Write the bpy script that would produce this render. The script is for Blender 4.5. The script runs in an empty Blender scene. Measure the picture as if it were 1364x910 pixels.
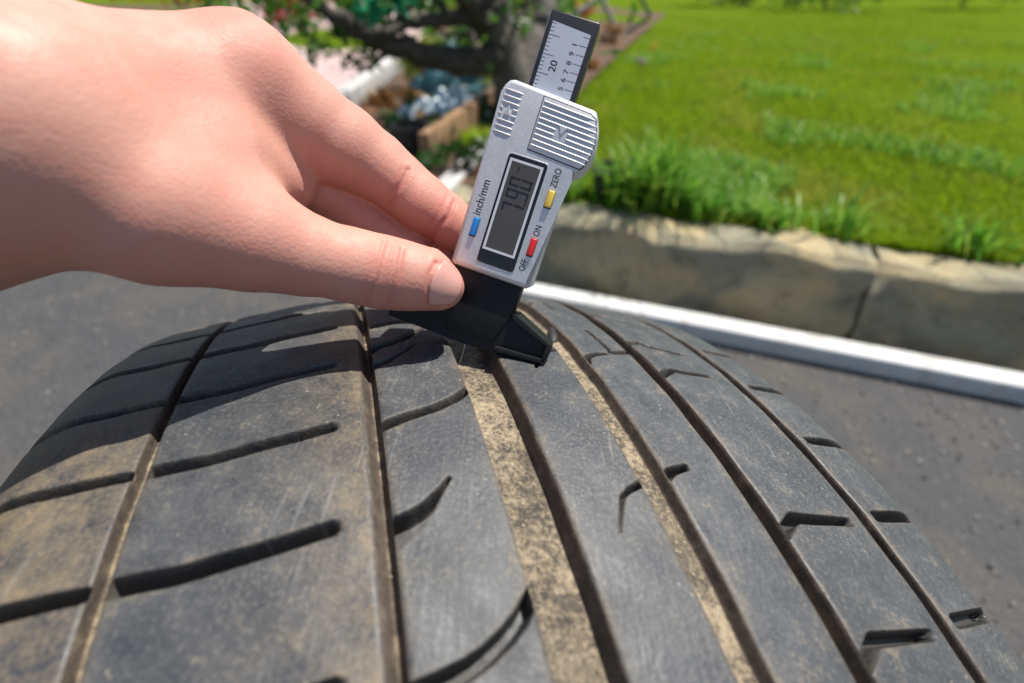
import bpy, bmesh, math, random
import numpy as np
from mathutils import Vector, Matrix
random.seed(4); RNG = np.random.default_rng(11)
SC = bpy.context.scene
COL = SC.collection
# ------------------------------------------------------------------ camera
FPX = 661.26                                  # focal length in pixels of a 1364 wide frame
PITCH = math.radians(36.0)
HC = 0.547                                    # camera height over the yard, metres
XA = np.array([1.0, 0, 0])
DA = np.array([0, -math.sin(PITCH), -math.cos(PITCH)])
FA = np.array([0, math.cos(PITCH), -math.sin(PITCH)])
CAMP = np.array([0, 0, HC])
def c2w(p):                                   # camera axes (right, down, forward) -> world
    p = np.asarray(p, float)
    return CAMP + p[..., 0:1]*XA + p[..., 1:2]*DA + p[..., 2:3]*FA
def pz(x, y, z):                              # point seen at (x, y) at depth z
    return c2w(np.array([(x-682)/FPX*z, (y-455)/FPX*z, z]))
def gp(x, y, h=0.141):                         # point of the level plane z = h seen at (x, y)
    d = (x-682)/FPX*XA + (y-455)/FPX*DA + FA
    return CAMP + d*(h-HC)/d[2]
def at(x, y, Y):                              # point at distance Y in front of the camera foot
    d = (x-682)/FPX*XA + (y-455)/FPX*DA + FA
    return CAMP + d*Y/d[1]
cd = bpy.data.cameras.new("camera")
cam = bpy.data.objects.new("camera", cd); COL.objects.link(cam)
cd.sensor_width = 36; cd.lens = 36*FPX/1364
cd.clip_start = 0.005; cd.clip_end = 500
cam.location = CAMP; cam.rotation_euler = (math.pi/2-PITCH, 0, 0)
cd.dof.use_dof = True; cd.dof.focus_distance = 0.1285; cd.dof.aperture_fstop = 7.8
SC.camera = cam
# ------------------------------------------------------------------ light
SUN = Vector((0.34, 0.20, 0.92)).normalized()
w = bpy.data.worlds.new("World"); SC.world = w; w.use_nodes = True
nt = w.node_tree
sky = nt.nodes.new("ShaderNodeTexSky"); sky.sky_type = 'NISHITA'; sky.sun_disc = False
sky.sun_elevation = math.asin(SUN.z); sky.sun_rotation = math.atan2(SUN.x, SUN.y)
bg = nt.nodes["Background"]; bg.inputs[1].default_value = 0.09
nt.links.new(sky.outputs[0], bg.inputs[0])
sd = bpy.data.lights.new("sun", 'SUN'); sd.energy = 4.9; sd.angle = math.radians(0.5); sd.color = (1, .95, .87)
so = bpy.data.objects.new("sun", sd); COL.objects.link(so)
so.rotation_euler = SUN.to_track_quat('Z', 'Y').to_euler()
SC.view_settings.view_transform = 'Standard'; SC.view_settings.look = 'None'
SC.view_settings.exposure = 0.5; SC.view_settings.gamma = 1
SC.cycles.use_denoising = True
# ------------------------------------------------------------------ helpers
def tag(o, label=None, cat=None, group=None, kind=None):
    for k, v in (('label', label), ('category', cat), ('group', group), ('kind', kind)):
        if v: o[k] = v
    return o
def empty(name, loc, label=None, cat=None, group=None, mat=None):
    o = bpy.data.objects.new(name, None); COL.objects.link(o)
    if mat is not None: o.matrix_world = mat
    else: o.location = loc
    o.empty_display_size = .02
    return tag(o, label, cat, group)
def link(name, me, mat=None, parent=None, smooth=False):
    o = bpy.data.objects.new(name, me); COL.objects.link(o)
    if mat: me.materials.append(mat)
    if parent: o.parent = parent
    if smooth: me.shade_smooth()
    return o
def npmesh(name, V, F, mat=None, parent=None, smooth=False, attrs=None):
    V = np.asarray(V, np.float32); F = np.asarray(F, np.int32)
    me = bpy.data.meshes.new(name); n = F.shape[1]
    me.vertices.add(len(V)); me.vertices.foreach_set('co', V.ravel())
    me.loops.add(F.size); me.loops.foreach_set('vertex_index', F.ravel())
    me.polygons.add(len(F)); me.polygons.foreach_set('loop_start', np.arange(0, F.size, n, dtype=np.int32))
    me.polygons.foreach_set('loop_total', np.full(len(F), n, np.int32))
    me.update(calc_edges=True)
    for k, a in (attrs or {}).items():
        at_ = me.attributes.new(k, 'FLOAT', 'POINT'); at_.data.foreach_set('value', np.asarray(a, np.float32))
    me.validate()
    return link(name, me, mat, parent, smooth)
def bmo(name, bm, mat=None, parent=None, smooth=False):
    bmesh.ops.recalc_face_normals(bm, faces=bm.faces)
    me = bpy.data.meshes.new(name); bm.to_mesh(me); bm.free()
    o = link(name, me, mat, parent)
    if smooth:
        me.shade_smooth()
        try: me.set_sharp_from_angle(angle=math.radians(32))
        except Exception: pass
    return o
def prism(bm, pts, z0, z1, bev=0, seg=3, front_only=True):
    """outline in x,y extruded along z; front (z1) edge bevelled"""
    a = [bm.verts.new((x, y, z0)) for x, y in pts]; b = [bm.verts.new((x, y, z1)) for x, y in pts]
    n = len(pts); fs = [bm.faces.new(b), bm.faces.new(a[::-1])]
    for i in range(n): fs.append(bm.faces.new((a[i], a[(i+1) % n], b[(i+1) % n], b[i])))
    if bev:
        es = [e for e in fs[0].edges]
        if not front_only: es += [e for e in fs[1].edges]
        bmesh.ops.bevel(bm, geom=es, offset=bev, segments=seg, profile=.5, affect='EDGES', clamp_overlap=True)
def rrect(x0, y0, x1, y1, r, n=4):
    out = []
    for cx, cy, a0 in ((x1-r, y1-r, 0), (x0+r, y1-r, 90), (x0+r, y0+r, 180), (x1-r, y0+r, 270)):
        for k in range(n+1):
            a = math.radians(a0+90*k/n); out.append((cx+r*math.cos(a), cy+r*math.sin(a)))
    return out
def box(bm, c, s, M=None):
    r = bmesh.ops.create_cube(bm, size=1, matrix=(M or Matrix.Identity(4)) @ Matrix.Translation(c) @ Matrix.Diagonal((*s, 1)))
    return r['verts']
def tube(bm, pts, rad, n=10, cap=True):
    P = [Vector(p) for p in pts]; R = rad if hasattr(rad, '__len__') else [rad]*len(P)
    rings = []; up = None
    for i, p in enumerate(P):
        t = (P[min(i+1, len(P)-1)]-P[max(i-1, 0)]).normalized()
        if up is None: up = t.orthogonal().normalized()
        up = (up-t*up.dot(t)).normalized(); s = t.cross(up)
        rings.append([bm.verts.new(p+(up*math.cos(2*math.pi*k/n)+s*math.sin(2*math.pi*k/n))*R[i]) for k in range(n)])
    for a, b in zip(rings, rings[1:]):
        for k in range(n): bm.faces.new((a[k], a[(k+1) % n], b[(k+1) % n], b[k]))
    if cap: bm.faces.new(rings[0][::-1]); bm.faces.new(rings[-1])
# ------------------------------------------------------------------ materials
class NT:
    def __init__(s, name):
        s.m = bpy.data.materials.new(name); s.m.use_nodes = True; s.t = s.m.node_tree
        s.b = s.t.nodes["Principled BSDF"]; s.tc = None
    def n(s, typ, **kw):
        x = s.t.nodes.new(typ)
        for k, v in kw.items():
            if k.startswith('i_'): x.inputs[k[2:].replace('_', ' ')].default_value = v
            else: setattr(x, k, v)
        return x
    def l(s, a, b): s.t.links.new(a, b)
    def co(s):
        if not s.tc: s.tc = s.n("ShaderNodeTexCoord")
        return s.tc.outputs['Object']
    def noise(s, scale, detail=4, rough=.55, dist=0):
        x = s.n("ShaderNodeTexNoise"); x.inputs['Scale'].default_value = scale; x.inputs['Detail'].default_value = detail
        x.inputs['Roughness'].default_value = rough; x.inputs['Distortion'].default_value = dist
        s.l(s.co(), x.inputs['Vector']); return x.outputs['Fac']
    def vor(s, scale, feature='F1'):
        x = s.n("ShaderNodeTexVoronoi", feature=feature); x.inputs['Scale'].default_value = scale
        s.l(s.co(), x.inputs['Vector']); return x.outputs['Distance']
    def ramp(s, f, stops):
        x = s.n("ShaderNodeValToRGB"); e = x.color_ramp.elements
        while len(e) < len(stops): e.new(.5)
        for k, (p, c) in zip(e, stops): k.position = p; k.color = (*c, 1) if len(c) == 3 else c
        s.l(f, x.inputs[0]); return x.outputs[0]
    def step(s, f, a, b):
        x = s.n("ShaderNodeMapRange"); x.inputs['From Min'].default_value = a; x.inputs['From Max'].default_value = b
        x.clamp = True; s.l(f, x.inputs['Value']); return x.outputs[0]
    def math(s, op, a, b=None):
        x = s.n("ShaderNodeMath", operation=op)
        for i, v in enumerate((a, b)):
            if v is None: continue
            if isinstance(v, (int, float)): x.inputs[i].default_value = v
            else: s.l(v, x.inputs[i])
        return x.outputs[0]
    def mix(s, f, a, b):
        x = s.n("ShaderNodeMix", data_type='RGBA')
        for i, v in ((0, f), (6, a), (7, b)):
            if isinstance(v, (int, float)): x.inputs[i].default_value = v
            elif isinstance(v, tuple): x.inputs[i].default_value = (*v, 1)
            else: s.l(v, x.inputs[i])
        return x.outputs[2]
    def attr(s, name):
        x = s.n("ShaderNodeAttribute", attribute_name=name); return x.outputs['Fac']
    def island(s):
        return s.n("ShaderNodeNewGeometry").outputs['Random Per Island']
    def bump(s, h, strength, dist):
        x = s.n("ShaderNodeBump"); x.inputs['Strength'].default_value = strength; x.inputs['Distance'].default_value = dist
        s.l(h, x.inputs['Height']); s.l(x.outputs[0], s.b.inputs['Normal'])
    def set(s, col=None, rough=None, metal=None, **kw):
        for k, v in (('Base Color', col), ('Roughness', rough), ('Metallic', metal)):
            if v is None: continue
            if isinstance(v, (int, float)): s.b.inputs[k].default_value = v
            elif isinstance(v, tuple): s.b.inputs[k].default_value = (*v, 1)
            else: s.l(v, s.b.inputs[k])
        for k, v in kw.items(): s.b.inputs[k.replace('_', ' ')].default_value = v
        return s
def plain(name, col, rough=.6, metal=0, var=.25, scale=30, bump=0, bd=.001):
    a = NT(name); f = a.noise(scale, 5)
    dark = tuple(c*(1-var) for c in col); lite = tuple(min(1, c*(1+var)) for c in col)
    a.set(a.ramp(f, [(.3, dark), (.7, lite)]), rough, metal)
    if bump: a.bump(f, bump, bd)
    return a.m
def leafy(name, cols, rough=.45, trans=.35):
    a = NT(name); c = a.ramp(a.island(), [(i/(len(cols)-1), k) for i, k in enumerate(cols)])
    a.set(c, rough, Specular_IOR_Level=.25)
    d = a.n("ShaderNodeBsdfTranslucent"); a.l(c, d.inputs[0])
    mx = a.n("ShaderNodeMixShader"); mx.inputs[0].default_value = trans
    a.l(a.b.outputs[0], mx.inputs[1]); a.l(d.outputs[0], mx.inputs[2])
    a.l(mx.outputs[0], a.t.nodes["Material Output"].inputs[0]); return a.m
def rubber_mat():                             # worn tread: dusty grey-black rubber with tan grit
    a = NT("tread_rubber")
    big = a.noise(34, 4, .6, .4); mid = a.noise(150, 5, .65); fine = a.noise(1100, 3, .7); grit = a.vor(420); g2 = a.vor(330); g3 = a.vor(1150); reg = a.noise(26, 3, .55)
    dust = a.math('MULTIPLY', a.step(big, .34, .66), a.step(mid, .32, .68))
    c = a.mix(dust, (.040, .044, .050), (.080, .085, .090))
    c = a.mix(a.math('MULTIPLY', a.step(fine, .5, .7), .6), c, (.125, .124, .118))
    gr = a.math('MULTIPLY', a.math('SUBTRACT', 1, a.step(g3, .16, .30)), a.step(reg, .42, .60))
    c = a.mix(a.math('MULTIPLY', gr, .38), c, (.26, .235, .19))
    tan = a.math('MULTIPLY', a.step(mid, .56, .68), a.step(fine, .45, .6))
    c = a.mix(a.math('MULTIPLY', tan, .45), c, (.24, .19, .12))
    sp = a.math('MULTIPLY', a.math('SUBTRACT', 1, a.step(g2, .09, .14)), a.step(a.noise(70, 2), .52, .58))
    c = a.mix(a.math('MULTIPLY', sp, .45), c, (.36, .31, .24))
    d = a.attr('dirt')                        # mud along the lips of grooves and slots
    mud = a.math('MULTIPLY', d, a.step(a.math('ADD', mid, a.math('MULTIPLY', fine, .6)), .58, 1.0))
    c = a.mix(mud, c, (.20, .15, .09))
    c = a.mix(a.math('MULTIPLY', a.attr('slot_shade'), .85), c, (.034, .032, .030))  # painted shade: slot interiors darkened and kept free of dust
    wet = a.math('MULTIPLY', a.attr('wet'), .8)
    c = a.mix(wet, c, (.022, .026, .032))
    mp = a.n("ShaderNodeMapping"); mp.inputs['Scale'].default_value = (900, 60, 60); mp.inputs['Rotation'].default_value = (.3, .2, .35); a.l(a.co(), mp.inputs[0])
    sn = a.n("ShaderNodeTexNoise"); sn.inputs['Scale'].default_value = 1; sn.inputs['Detail'].default_value = 3; a.l(mp.outputs[0], sn.inputs['Vector']); scf = sn.outputs['Fac']
    c = a.mix(a.math('MULTIPLY', a.math('MULTIPLY', a.step(scf, .60, .70), a.step(reg, .45, .6)), .4), c, (.20, .20, .195))
    a.set(c, a.ramp(mid, [(.3, (.42,)*3), (.7, (.64,)*3)]), Specular_IOR_Level=.42)
    h = a.math('ADD', a.math('MULTIPLY', fine, .6), a.math('ADD', a.math('MULTIPLY', mid, .5), a.math('MULTIPLY', scf, .5)))
    h = a.math('SUBTRACT', h, a.math('MULTIPLY', a.step(grit, .5, .1), -.25))
    a.bump(h, .38, .0005); return a.m
def channel_mat():                            # groove: tan dried mud on the floor, brown walls
    a = NT("groove_mud")
    mid = a.noise(260, 5, .7); fine = a.noise(900, 4, .8); blot = a.noise(45, 3, .5)
    fl = a.attr('floor')
    s = a.math('ADD', a.math('MULTIPLY', fine, .75), a.math('ADD', a.math('MULTIPLY', mid, .45), a.math('MULTIPLY', a.noise(60, 4, .6, .5), .42)))
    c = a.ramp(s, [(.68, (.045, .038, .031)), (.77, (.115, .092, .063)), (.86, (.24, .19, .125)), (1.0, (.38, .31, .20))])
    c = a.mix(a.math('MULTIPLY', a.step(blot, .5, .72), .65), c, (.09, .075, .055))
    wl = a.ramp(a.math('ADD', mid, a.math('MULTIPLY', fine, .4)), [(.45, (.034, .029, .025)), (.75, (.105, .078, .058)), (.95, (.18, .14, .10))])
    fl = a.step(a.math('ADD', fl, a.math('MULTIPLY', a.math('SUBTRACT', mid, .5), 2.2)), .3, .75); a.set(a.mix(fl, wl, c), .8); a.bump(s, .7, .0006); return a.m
def skin_mat():
    a = NT("skin")
    red = a.attr('red'); big = a.noise(60, 3, .5); f = a.vor(1150); fine = a.noise(1500, 3, .6); mot = a.noise(220, 4, .6)
    c = a.mix(a.step(big, .3, .7), (.53, .265, .20), (.61, .325, .25))
    c = a.mix(a.math('MULTIPLY', a.step(a.math('ADD', a.math('MULTIPLY', mot, .6), a.math('MULTIPLY', a.noise(95, 3, .5), .4)), .44, .62), .6), c, (.58, .24, .18))
    c = a.mix(red, c, (.55, .20, .155))
    a.set(c, a.ramp(mot, [(.3, (.47,)*3), (.7, (.64,)*3)]), Specular_IOR_Level=.35, Subsurface_Weight=.14, Subsurface_Scale=.0015)
    a.b.inputs['Subsurface Radius'].default_value = (1, .35, .2)
    h = a.math('ADD', a.math('MULTIPLY', f, .6), a.math('MULTIPLY', fine, .5))
    h = a.math('ADD', h, a.math('MULTIPLY', a.noise(320, 4, .6), 1.6)); wv = a.noise(420, 2, .5, 2.5); h = a.math('ADD', h, a.math('MULTIPLY', a.math('MULTIPLY', wv, a.attr('wrinkle')), 1.8)); a.bump(h, .20, .0004); return a.m
def silver_mat():
    a = NT("silver_paint"); f = a.noise(2600, 2, .6); g = a.noise(90, 3)
    c0 = a.mix(a.step(f, .35, .65), (.56, .56, .57), (.68, .68, .685)); c0 = a.mix(a.math('MULTIPLY', a.step(a.noise(130, 5, .7, .4), .56, .74), .35), c0, (.40, .385, .36))
    a.set(c0, a.ramp(g, [(.3, (.36,)*3), (.7, (.44,)*3)]), .35)
    a.bump(f, .12, .0001); return a.m
M_RUB = rubber_mat(); M_CH = channel_mat(); M_SKIN = skin_mat(); M_SIL = silver_mat()
M_BLACK = plain("black_plastic", (.008, .008, .009), .5, 0, .25, 400, .15, .0003); M_BLACK.node_tree.nodes["Principled BSDF"].inputs["Specular IOR Level"].default_value = .3
M_BEZEL = plain("bezel_plastic", (.010, .010, .012), .22, 0, .2, 300)
M_SEAM = plain("seam_shadow_gap", (.03, .03, .035), .6)
M_INK = plain("black_ink", (.012, .012, .014), .5, 0, .1)
M_LABEL = plain("scale_label", (.50, .53, .60), .42, 0, .04, 120)
M_FRAME = plain("display_outline", (.62, .64, .67), .4, 0, .05, 100)
M_BLUE = plain("blue_rubber", (.02, .22, .62), .38, 0, .1); M_YEL = plain("yellow_rubber", (.80, .56, .09), .38, 0, .1)
M_RED = plain("red_rubber", (.70, .025, .02), .35, 0, .1)
M_STEEL = plain("pin_steel", (.30, .28, .27), .35, .8, .15, 300)
a = NT("display_glass"); f = a.noise(35, 3)
a.set(a.ramp(f, [(.3, (.058, .055, .050)), (.7, (.092, .084, .073))]), .16, 0, Specular_IOR_Level=.6); M_LCD = a.m
M_SEG = plain("display_segment", (.020, .020, .024), .3, 0, .1)
M_NAIL = plain("nail", (.58, .30, .25), .24, 0, .05, 200)
M_SLEEVE = plain("sleeve_cloth", (.05, .055, .07), .9, 0, .3, 300, .4, .001)
# ------------------------------------------------------------------ ground
a = NT("asphalt"); f = a.noise(55, 6, .7); g = a.vor(260)
st = a.noise(7, 5, .6, .6); g2 = a.vor(120)
c = a.mix(a.step(g, .1, .5), a.ramp(f, [(.3, (.030, .031, .034)), (.7, (.095, .094, .092))]), (.055, .055, .058))
c = a.mix(a.math('MULTIPLY', a.math('SUBTRACT', 1, a.step(g2, .2, .3)), a.step(f, .5, .6)), c, (.16, .15, .135))
c = a.mix(a.math('MULTIPLY', a.step(st, .45, .65), .55), c, (.10, .085, .065)); a.set(c, .8)
a.bump(a.math('ADD', g, g2), .7, .004); M_ASPH = a.m
a = NT("lawn_ground"); f = a.noise(6, 6, .6); g = a.noise(60, 5, .7)
a.set(a.mix(a.step(g, .35, .7), a.ramp(f, [(.3, (.06, .105, .008)), (.7, (.15, .20, .014))]), (.10, .165, .010)), .8)
a.b.inputs['Specular IOR Level'].default_value = 0; a.set(None, 1.0); a.bump(g, .8, .02); M_LAWN = a.m
a = NT("garden_soil"); f = a.noise(9, 6, .7); g = a.noise(50, 5, .7)
a.set(a.mix(a.step(f, .48, .62), a.ramp(g, [(.3, (.035, .024, .016)), (.7, (.12, .075, .04))]), (.17, .075, .028)), .9)
a.bump(g, .8, .02); M_SOIL = a.m
def sheet(name, pts, mat, kind='structure', thick=0):
    bm = bmesh.new(); vs = [bm.verts.new(p) for p in pts]; fc = bm.faces.new(vs)
    if thick:
        r = bmesh.ops.extrude_face_region(bm, geom=[fc])
        bmesh.ops.translate(bm, verts=[v for v in r['geom'] if isinstance(v, bmesh.types.BMVert)], vec=(0, 0, thick))
    o = bmo(name, bm, mat); 
    if kind: o['kind'] = kind
    return o
sheet("ground", [(-60, -60, 0), (60, -60, 0), (60, 160, 0), (-60, 160, 0)], M_ASPH)
PL = 0.141                                    # level of the garden above the yard
TA_ = Vector(gp(655, 376, .03)); TB_ = Vector(gp(894, 421, .03)); TDIR = (TB_-TA_).normalized()
def yl(x): return float(TA_.y)+.094+(x-float(TA_.x))*float(TDIR.y/TDIR.x)   # front of the edging stones
def terrain(name, x0, x1, mat, z):            # lawn that undulates a little
    n, m = 60, 120
    n = 120; xs = np.sinh(np.linspace(-5.2, 5.2, n))*x1/math.sinh(5.2); ts = .045*np.exp(np.linspace(0, math.log(3000), m))
    X, T = np.meshgrid(xs, ts); Y = float(TA_.y)+.094+(X-float(TA_.x))*float(TDIR.y/TDIR.x)+T
    Z = z+.012*np.sin(X*3.1+Y*1.3)*np.minimum(1, T/.8)+.02*np.sin(X*.9-Y*.7)*np.minimum(1, T/3)
    V = np.stack([X, Y, Z], -1).reshape(-1, 3); i = np.arange(m*n).reshape(m, n)
    F = np.stack([i[:-1, :-1], i[:-1, 1:], i[1:, 1:], i[1:, :-1]], -1).reshape(-1, 4)
    o = npmesh(name, V, F, mat, smooth=True); o['kind'] = 'structure'; return o
terrain("lawn", -60, 60, M_LAWN, PL)
# ------------------------------------------------------------------ tyre
S = .72; TP = np.array([-.05712976, .29188134, .33361207]); TA = np.array([.9482379, -.05153858, .31335069])
E1 = np.array([-.05427185, -.9985262, 0]); E2 = np.array([-.31288887, .01700612, .94963748])
R0, UC, C2, C4 = .3239, .0148, 1.1015, 12.62
UL, UR = -.140, .170
TC = c2w(TP*S); AW = c2w(TA)-CAMP; E1W = c2w(E1)-CAMP; E2W = c2w(E2)-CAMP
def prof(u):
    v = np.abs(u-UC); c = np.minimum(v, .088); r = R0-C2*c**2-C4*c**4-(2*C2*.088+4*C4*.088**3)*(v-c)*.92
    q = np.clip((v-.131)/.024, 0, 1)
    return r-.016*(1-np.sqrt(np.clip(1-q*q, 0, 1)))
base_pt = TC+(-1)*np.array([0, 0, TC[2]])
tyre = empty("tyre", base_pt, "worn black car tyre with dried tan mud in its tread grooves, standing in the foreground", "tyre")
GRV = [(-.0945, -.0905, .0050), (-.0318, -.0268, .0056), (.0024, .0189, .0072), (.0450, .0553, .0047), (.0795, .0863, .0072), (.1255, .1310, .0062)]
SIPES = []                                    # polyline (u mm, theta), half widths mm, depth mm
def sipe(pts, w0, w1, d): SIPES.append(([(u*1000, t*324) for u, t in pts], w0, w1, d))
sipe([(-.0325, -.6090), (-.028, -.6062), (-.0195, -.598), (-.0096, -.5898), (-.0031, -.5816), (.0035, -.565)], 1.9, 1.3, 5.2)
sipe([(-.0310, -.7235), (-.0258, -.7164), (-.022, -.7114), (-.0176, -.7016), (-.0152, -.6934), (-.0108, -.679)], 4.6, .3, 5.8)
sipe([(-.0330, -.8290), (-.0212, -.8249), (-.0154, -.8216), (-.0104, -.8167), (-.0053, -.8084), (-.0014, -.8002), (.0034, -.785)], 2.0, 1.5, 5.2)
sipe([(-.0325, -.4800), (-.0254, -.4583), (-.0195, -.45), (-.0135, -.4402), (-.0062, -.4155), (.0035, -.395)], 2.0, 1.0, 5)
sipe([(.0465, -.7115), (.0445, -.7131), (.0399, -.718), (.037, -.7229), (.0339, -.7394), (.0312, -.7542)], 1.0, .0, 4)
sipe([(.0535, -.528), (.0566, -.5109), (.0603, -.5059), (.0663, -.5026)], 1.6, .9, 4.5)
sipe([(.069, -.427), (.0702, -.4665), (.0707, -.4994)], .5, .6, 3); sipe([(.0705, -.497), (.0810, -.4928)], 1.3, 1.5, 4)
sipe([(.0845, -.4600), (.0927, -.4533), (.0963, -.4665), (.112, -.475)], 1.7, 1.1, 4.5)
sipe([(.0845, -.5500), (.0941, -.5322), (.114, -.538)], 1.7, 1.1, 4.5)
sipe([(.0533, -.3136), (.06, -.2774), (.0656, -.2823), (.0666, -.3267)], 1.2, .5, 4)
sipe([(.0535, -.7100), (.0578, -.7032), (.064, -.700)], 1.6, 1.0, 4.5)
for k in range(-9, 20):                       # the same cuts carried on round the wheel
    b = k*.2185
    if k not in (0, 1):
        sipe([(-.0325, b-.828), (-.0154, b-.8216), (-.0053, b-.8084), (.0034, b-.785)], 2, 1.4, 5)
    if k not in (0,):
        sipe([(-.0310, b-.7235), (-.022, b-.7114), (-.0152, b-.6934), (-.0108, b-.679)], 2.3, .4, 5)
        sipe([(.0465, b-.7115), (.0399, b-.718), (.0339, b-.7394), (.0312, b-.7542)], 1.2, .3, 4)
        if k != 1: sipe([(.0535, b-.71), (.0578, b-.7032), (.064, b-.70)], 1.6, 1, 4.5)
for k in range(-20, 42):
    b = k*.1093
    sipe([(-.132, b-.700), (-.0928, b-.7049), (-.0769, b-.7098), (-.0607, b-.7081), (-.042, b-.7032)], 2.6, 1.9, 5)
    sipe([(-.137, b-.698), (-.096, b-.7048)], 2.4, 1.7, 5)
    if not -.75 < b-.55 < -.42: sipe([(.0845, b-.56), (.0941, b-.545), (.119, b-.555)], 1.8, 1.3, 4.5)
    sipe([(.136, b-.552), (.162, b-.557)], 1.8, 1.8, 4.5)
def build_tyre():
    fine = set(np.round(np.concatenate([np.arange(UL, -.034, .0009), np.arange(-.034, .084, .00038), np.arange(.084, UR+1e-9, .0009)]), 5).tolist()) | {UL, UR}
    for a_, b_, _ in GRV:
        for e in (a_, b_): fine |= set(np.round(np.arange(e-.0022, e+.00221, .00022), 5).tolist())
        fine |= {a_, b_}
    us = np.array(sorted(fine)); keep = [0]
    for i in range(1, len(us)):
        if us[i]-us[keep[-1]] > .00016 or us[i] in [g for q in GRV for g in q[:2]]: keep.append(i)
    us = us[keep]
    th = np.concatenate([np.concatenate([np.arange(-1.18, -.92, .002), np.arange(-.92, -.42, .0006), np.arange(-.42, -.20, .0012), np.arange(-.20, .30, .003)]), np.linspace(.30, 2*math.pi-1.18, 150)[:-1]])
    U, T = np.meshgrid(us, th, indexing='ij')
    h = np.zeros_like(U); fl = np.zeros_like(U); dirt = np.zeros_like(U); slot_shade = np.zeros_like(U)
    wob = .00022*np.sin(T*61)+.00014*np.sin(T*143+1)
    for a_, b_, d in GRV:
        wl, wr = (.0012, .0017) if b_-a_ > .0055 else ((.0030, .0010) if a_ == -.0318 else (.0010, .0012))
        x = np.minimum((U-a_)/wl, (b_-U)/wr)
        s_ = np.clip(x, 0, 1); s_ = s_*s_*(3-2*s_)*.35+s_*.65
        h = np.maximum(h, d*s_); fl = np.maximum(fl, np.clip((x-.85)/.5, 0, 1))
        for e, sg in ((a_, -1), (b_, 1)):      # rounded, slightly worn lip and mud next to it
            dd = (U-e)*sg
            h = np.maximum(h, np.where((dd >= 0) & (dd < .0012), .0004*(1-dd/.0012)**2, 0))
            dirt = np.maximum(dirt, np.where(dd >= 0, .55*np.exp(-dd/.0016), 0))
    # outer left rib beside the narrow groove carries mud
    dirt = np.maximum(dirt, np.clip((-.0318-U)/.001, 0, 1)*np.exp(-np.clip(-.0318-U, 0, 1)/.012)*.95*(U < -.0318))
    dirt = np.maximum(dirt, np.clip((-.088-U)/.01, 0, 1)*.8)
    X = U*1000; Y = np.where(T > math.pi, T-2*math.pi, T)*324
    ymin, ymax = -1.2*324, .31*324
    RB = np.array([e*1000 for q in GRV for e in q[:2]])
    for pl, w0, w1, d in SIPES:
        P = np.array(pl)
        for yo in (0, 2*math.pi*324):
            Q = P.copy(); Q[:, 1] = (Q[:, 1]+math.pi*324) % (2*math.pi*324)-math.pi*324
            if yo: continue
            if Q[:, 1].max()-Q[:, 1].min() > 200: continue
            x0, x1 = Q[:, 0].min()-4, Q[:, 0].max()+4; y0, y1 = Q[:, 1].min()-4, Q[:, 1].max()+4
            iu = np.where((us*1000 > x0) & (us*1000 < x1))[0]; yv = Y[0]; it = np.where((yv > y0) & (yv < y1))[0]
            if len(iu) == 0 or len(it) == 0: continue
            xx = X[np.ix_(iu, it)]; yy = Y[np.ix_(iu, it)]
            seg = np.linalg.norm(np.diff(Q, axis=0), axis=1); L = np.concatenate([[0], np.cumsum(seg)])
            best = np.full(xx.shape, 1e9)
            for k in range(len(Q)-1):
                ax, ay = Q[k]; bx, by = Q[k+1]; dx, dy = bx-ax, by-ay; l2 = dx*dx+dy*dy
                t = np.clip(((xx-ax)*dx+(yy-ay)*dy)/l2, 0, 1)
                dist = np.hypot(xx-ax-t*dx, yy-ay-t*dy); f = (L[k]+t*seg[k])/L[-1]
                best = np.minimum(best, dist-(w1+(w0-w1)*(1-f)**1.4)*1.12)
            rib = np.searchsorted(RB, us[iu]*1000); mid_ = np.searchsorted(RB, Q[:, 0].mean()); s_ = np.clip(-(best-.45)/1.15, 0, 1)*(rib == mid_)[:, None]; s_ = s_*s_*(3-2*s_)*.4+s_*.6
            tgt = np.maximum(h[np.ix_(iu, it)], s_*d*.0014)
            h[np.ix_(iu, it)] = tgt
            slot_shade[np.ix_(iu, it)] = np.maximum(slot_shade[np.ix_(iu, it)], s_)  # mask for the shade painted inside the slots
            near = np.exp(-np.clip(best, 0, 9)/.9)*np.where(best > 0, .6, .12)*(rib == mid_)[:, None]
            dirt[np.ix_(iu, it)] = np.maximum(dirt[np.ix_(iu, it)], near)
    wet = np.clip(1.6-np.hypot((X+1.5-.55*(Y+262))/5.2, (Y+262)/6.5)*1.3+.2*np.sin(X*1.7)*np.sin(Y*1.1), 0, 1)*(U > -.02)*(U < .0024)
    # worn, slightly uneven rubber
    h = h+.00012*np.sin(X*.31+Y*.17)+.0001*np.sin(X*.13-Y*.23)
    r = prof(U)-h
    W = TC+S*((U-UC)[..., None]*0+U[..., None]*AW+r[..., None]*(np.cos(T)[..., None]*E1W+np.sin(T)[..., None]*E2W))
    W = W-base_pt; nt_ = len(th)
    def part(name, i0, i1, mat, label=None):
        V = W[i0:i1+1].reshape(-1, 3); n = i1-i0+1; idx = np.arange(n*nt_).reshape(n, nt_)
        a_ = idx[:-1]; b_ = idx[1:]
        F = np.stack([a_, np.roll(a_, -1, 1), np.roll(b_, -1, 1), b_], -1).reshape(-1, 4)[:, ::-1]
        o = npmesh(name, V, F, mat, tyre, True, {'floor': fl[i0:i1+1].ravel(), 'dirt': dirt[i0:i1+1].ravel(), 'wet': wet[i0:i1+1].ravel(), 'slot_shade': slot_shade[i0:i1+1].ravel()})
        if label: o['label'] = label
    cut = [int(np.argmin(abs(us-e))) for q in GRV for e in q[:2]]
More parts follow.
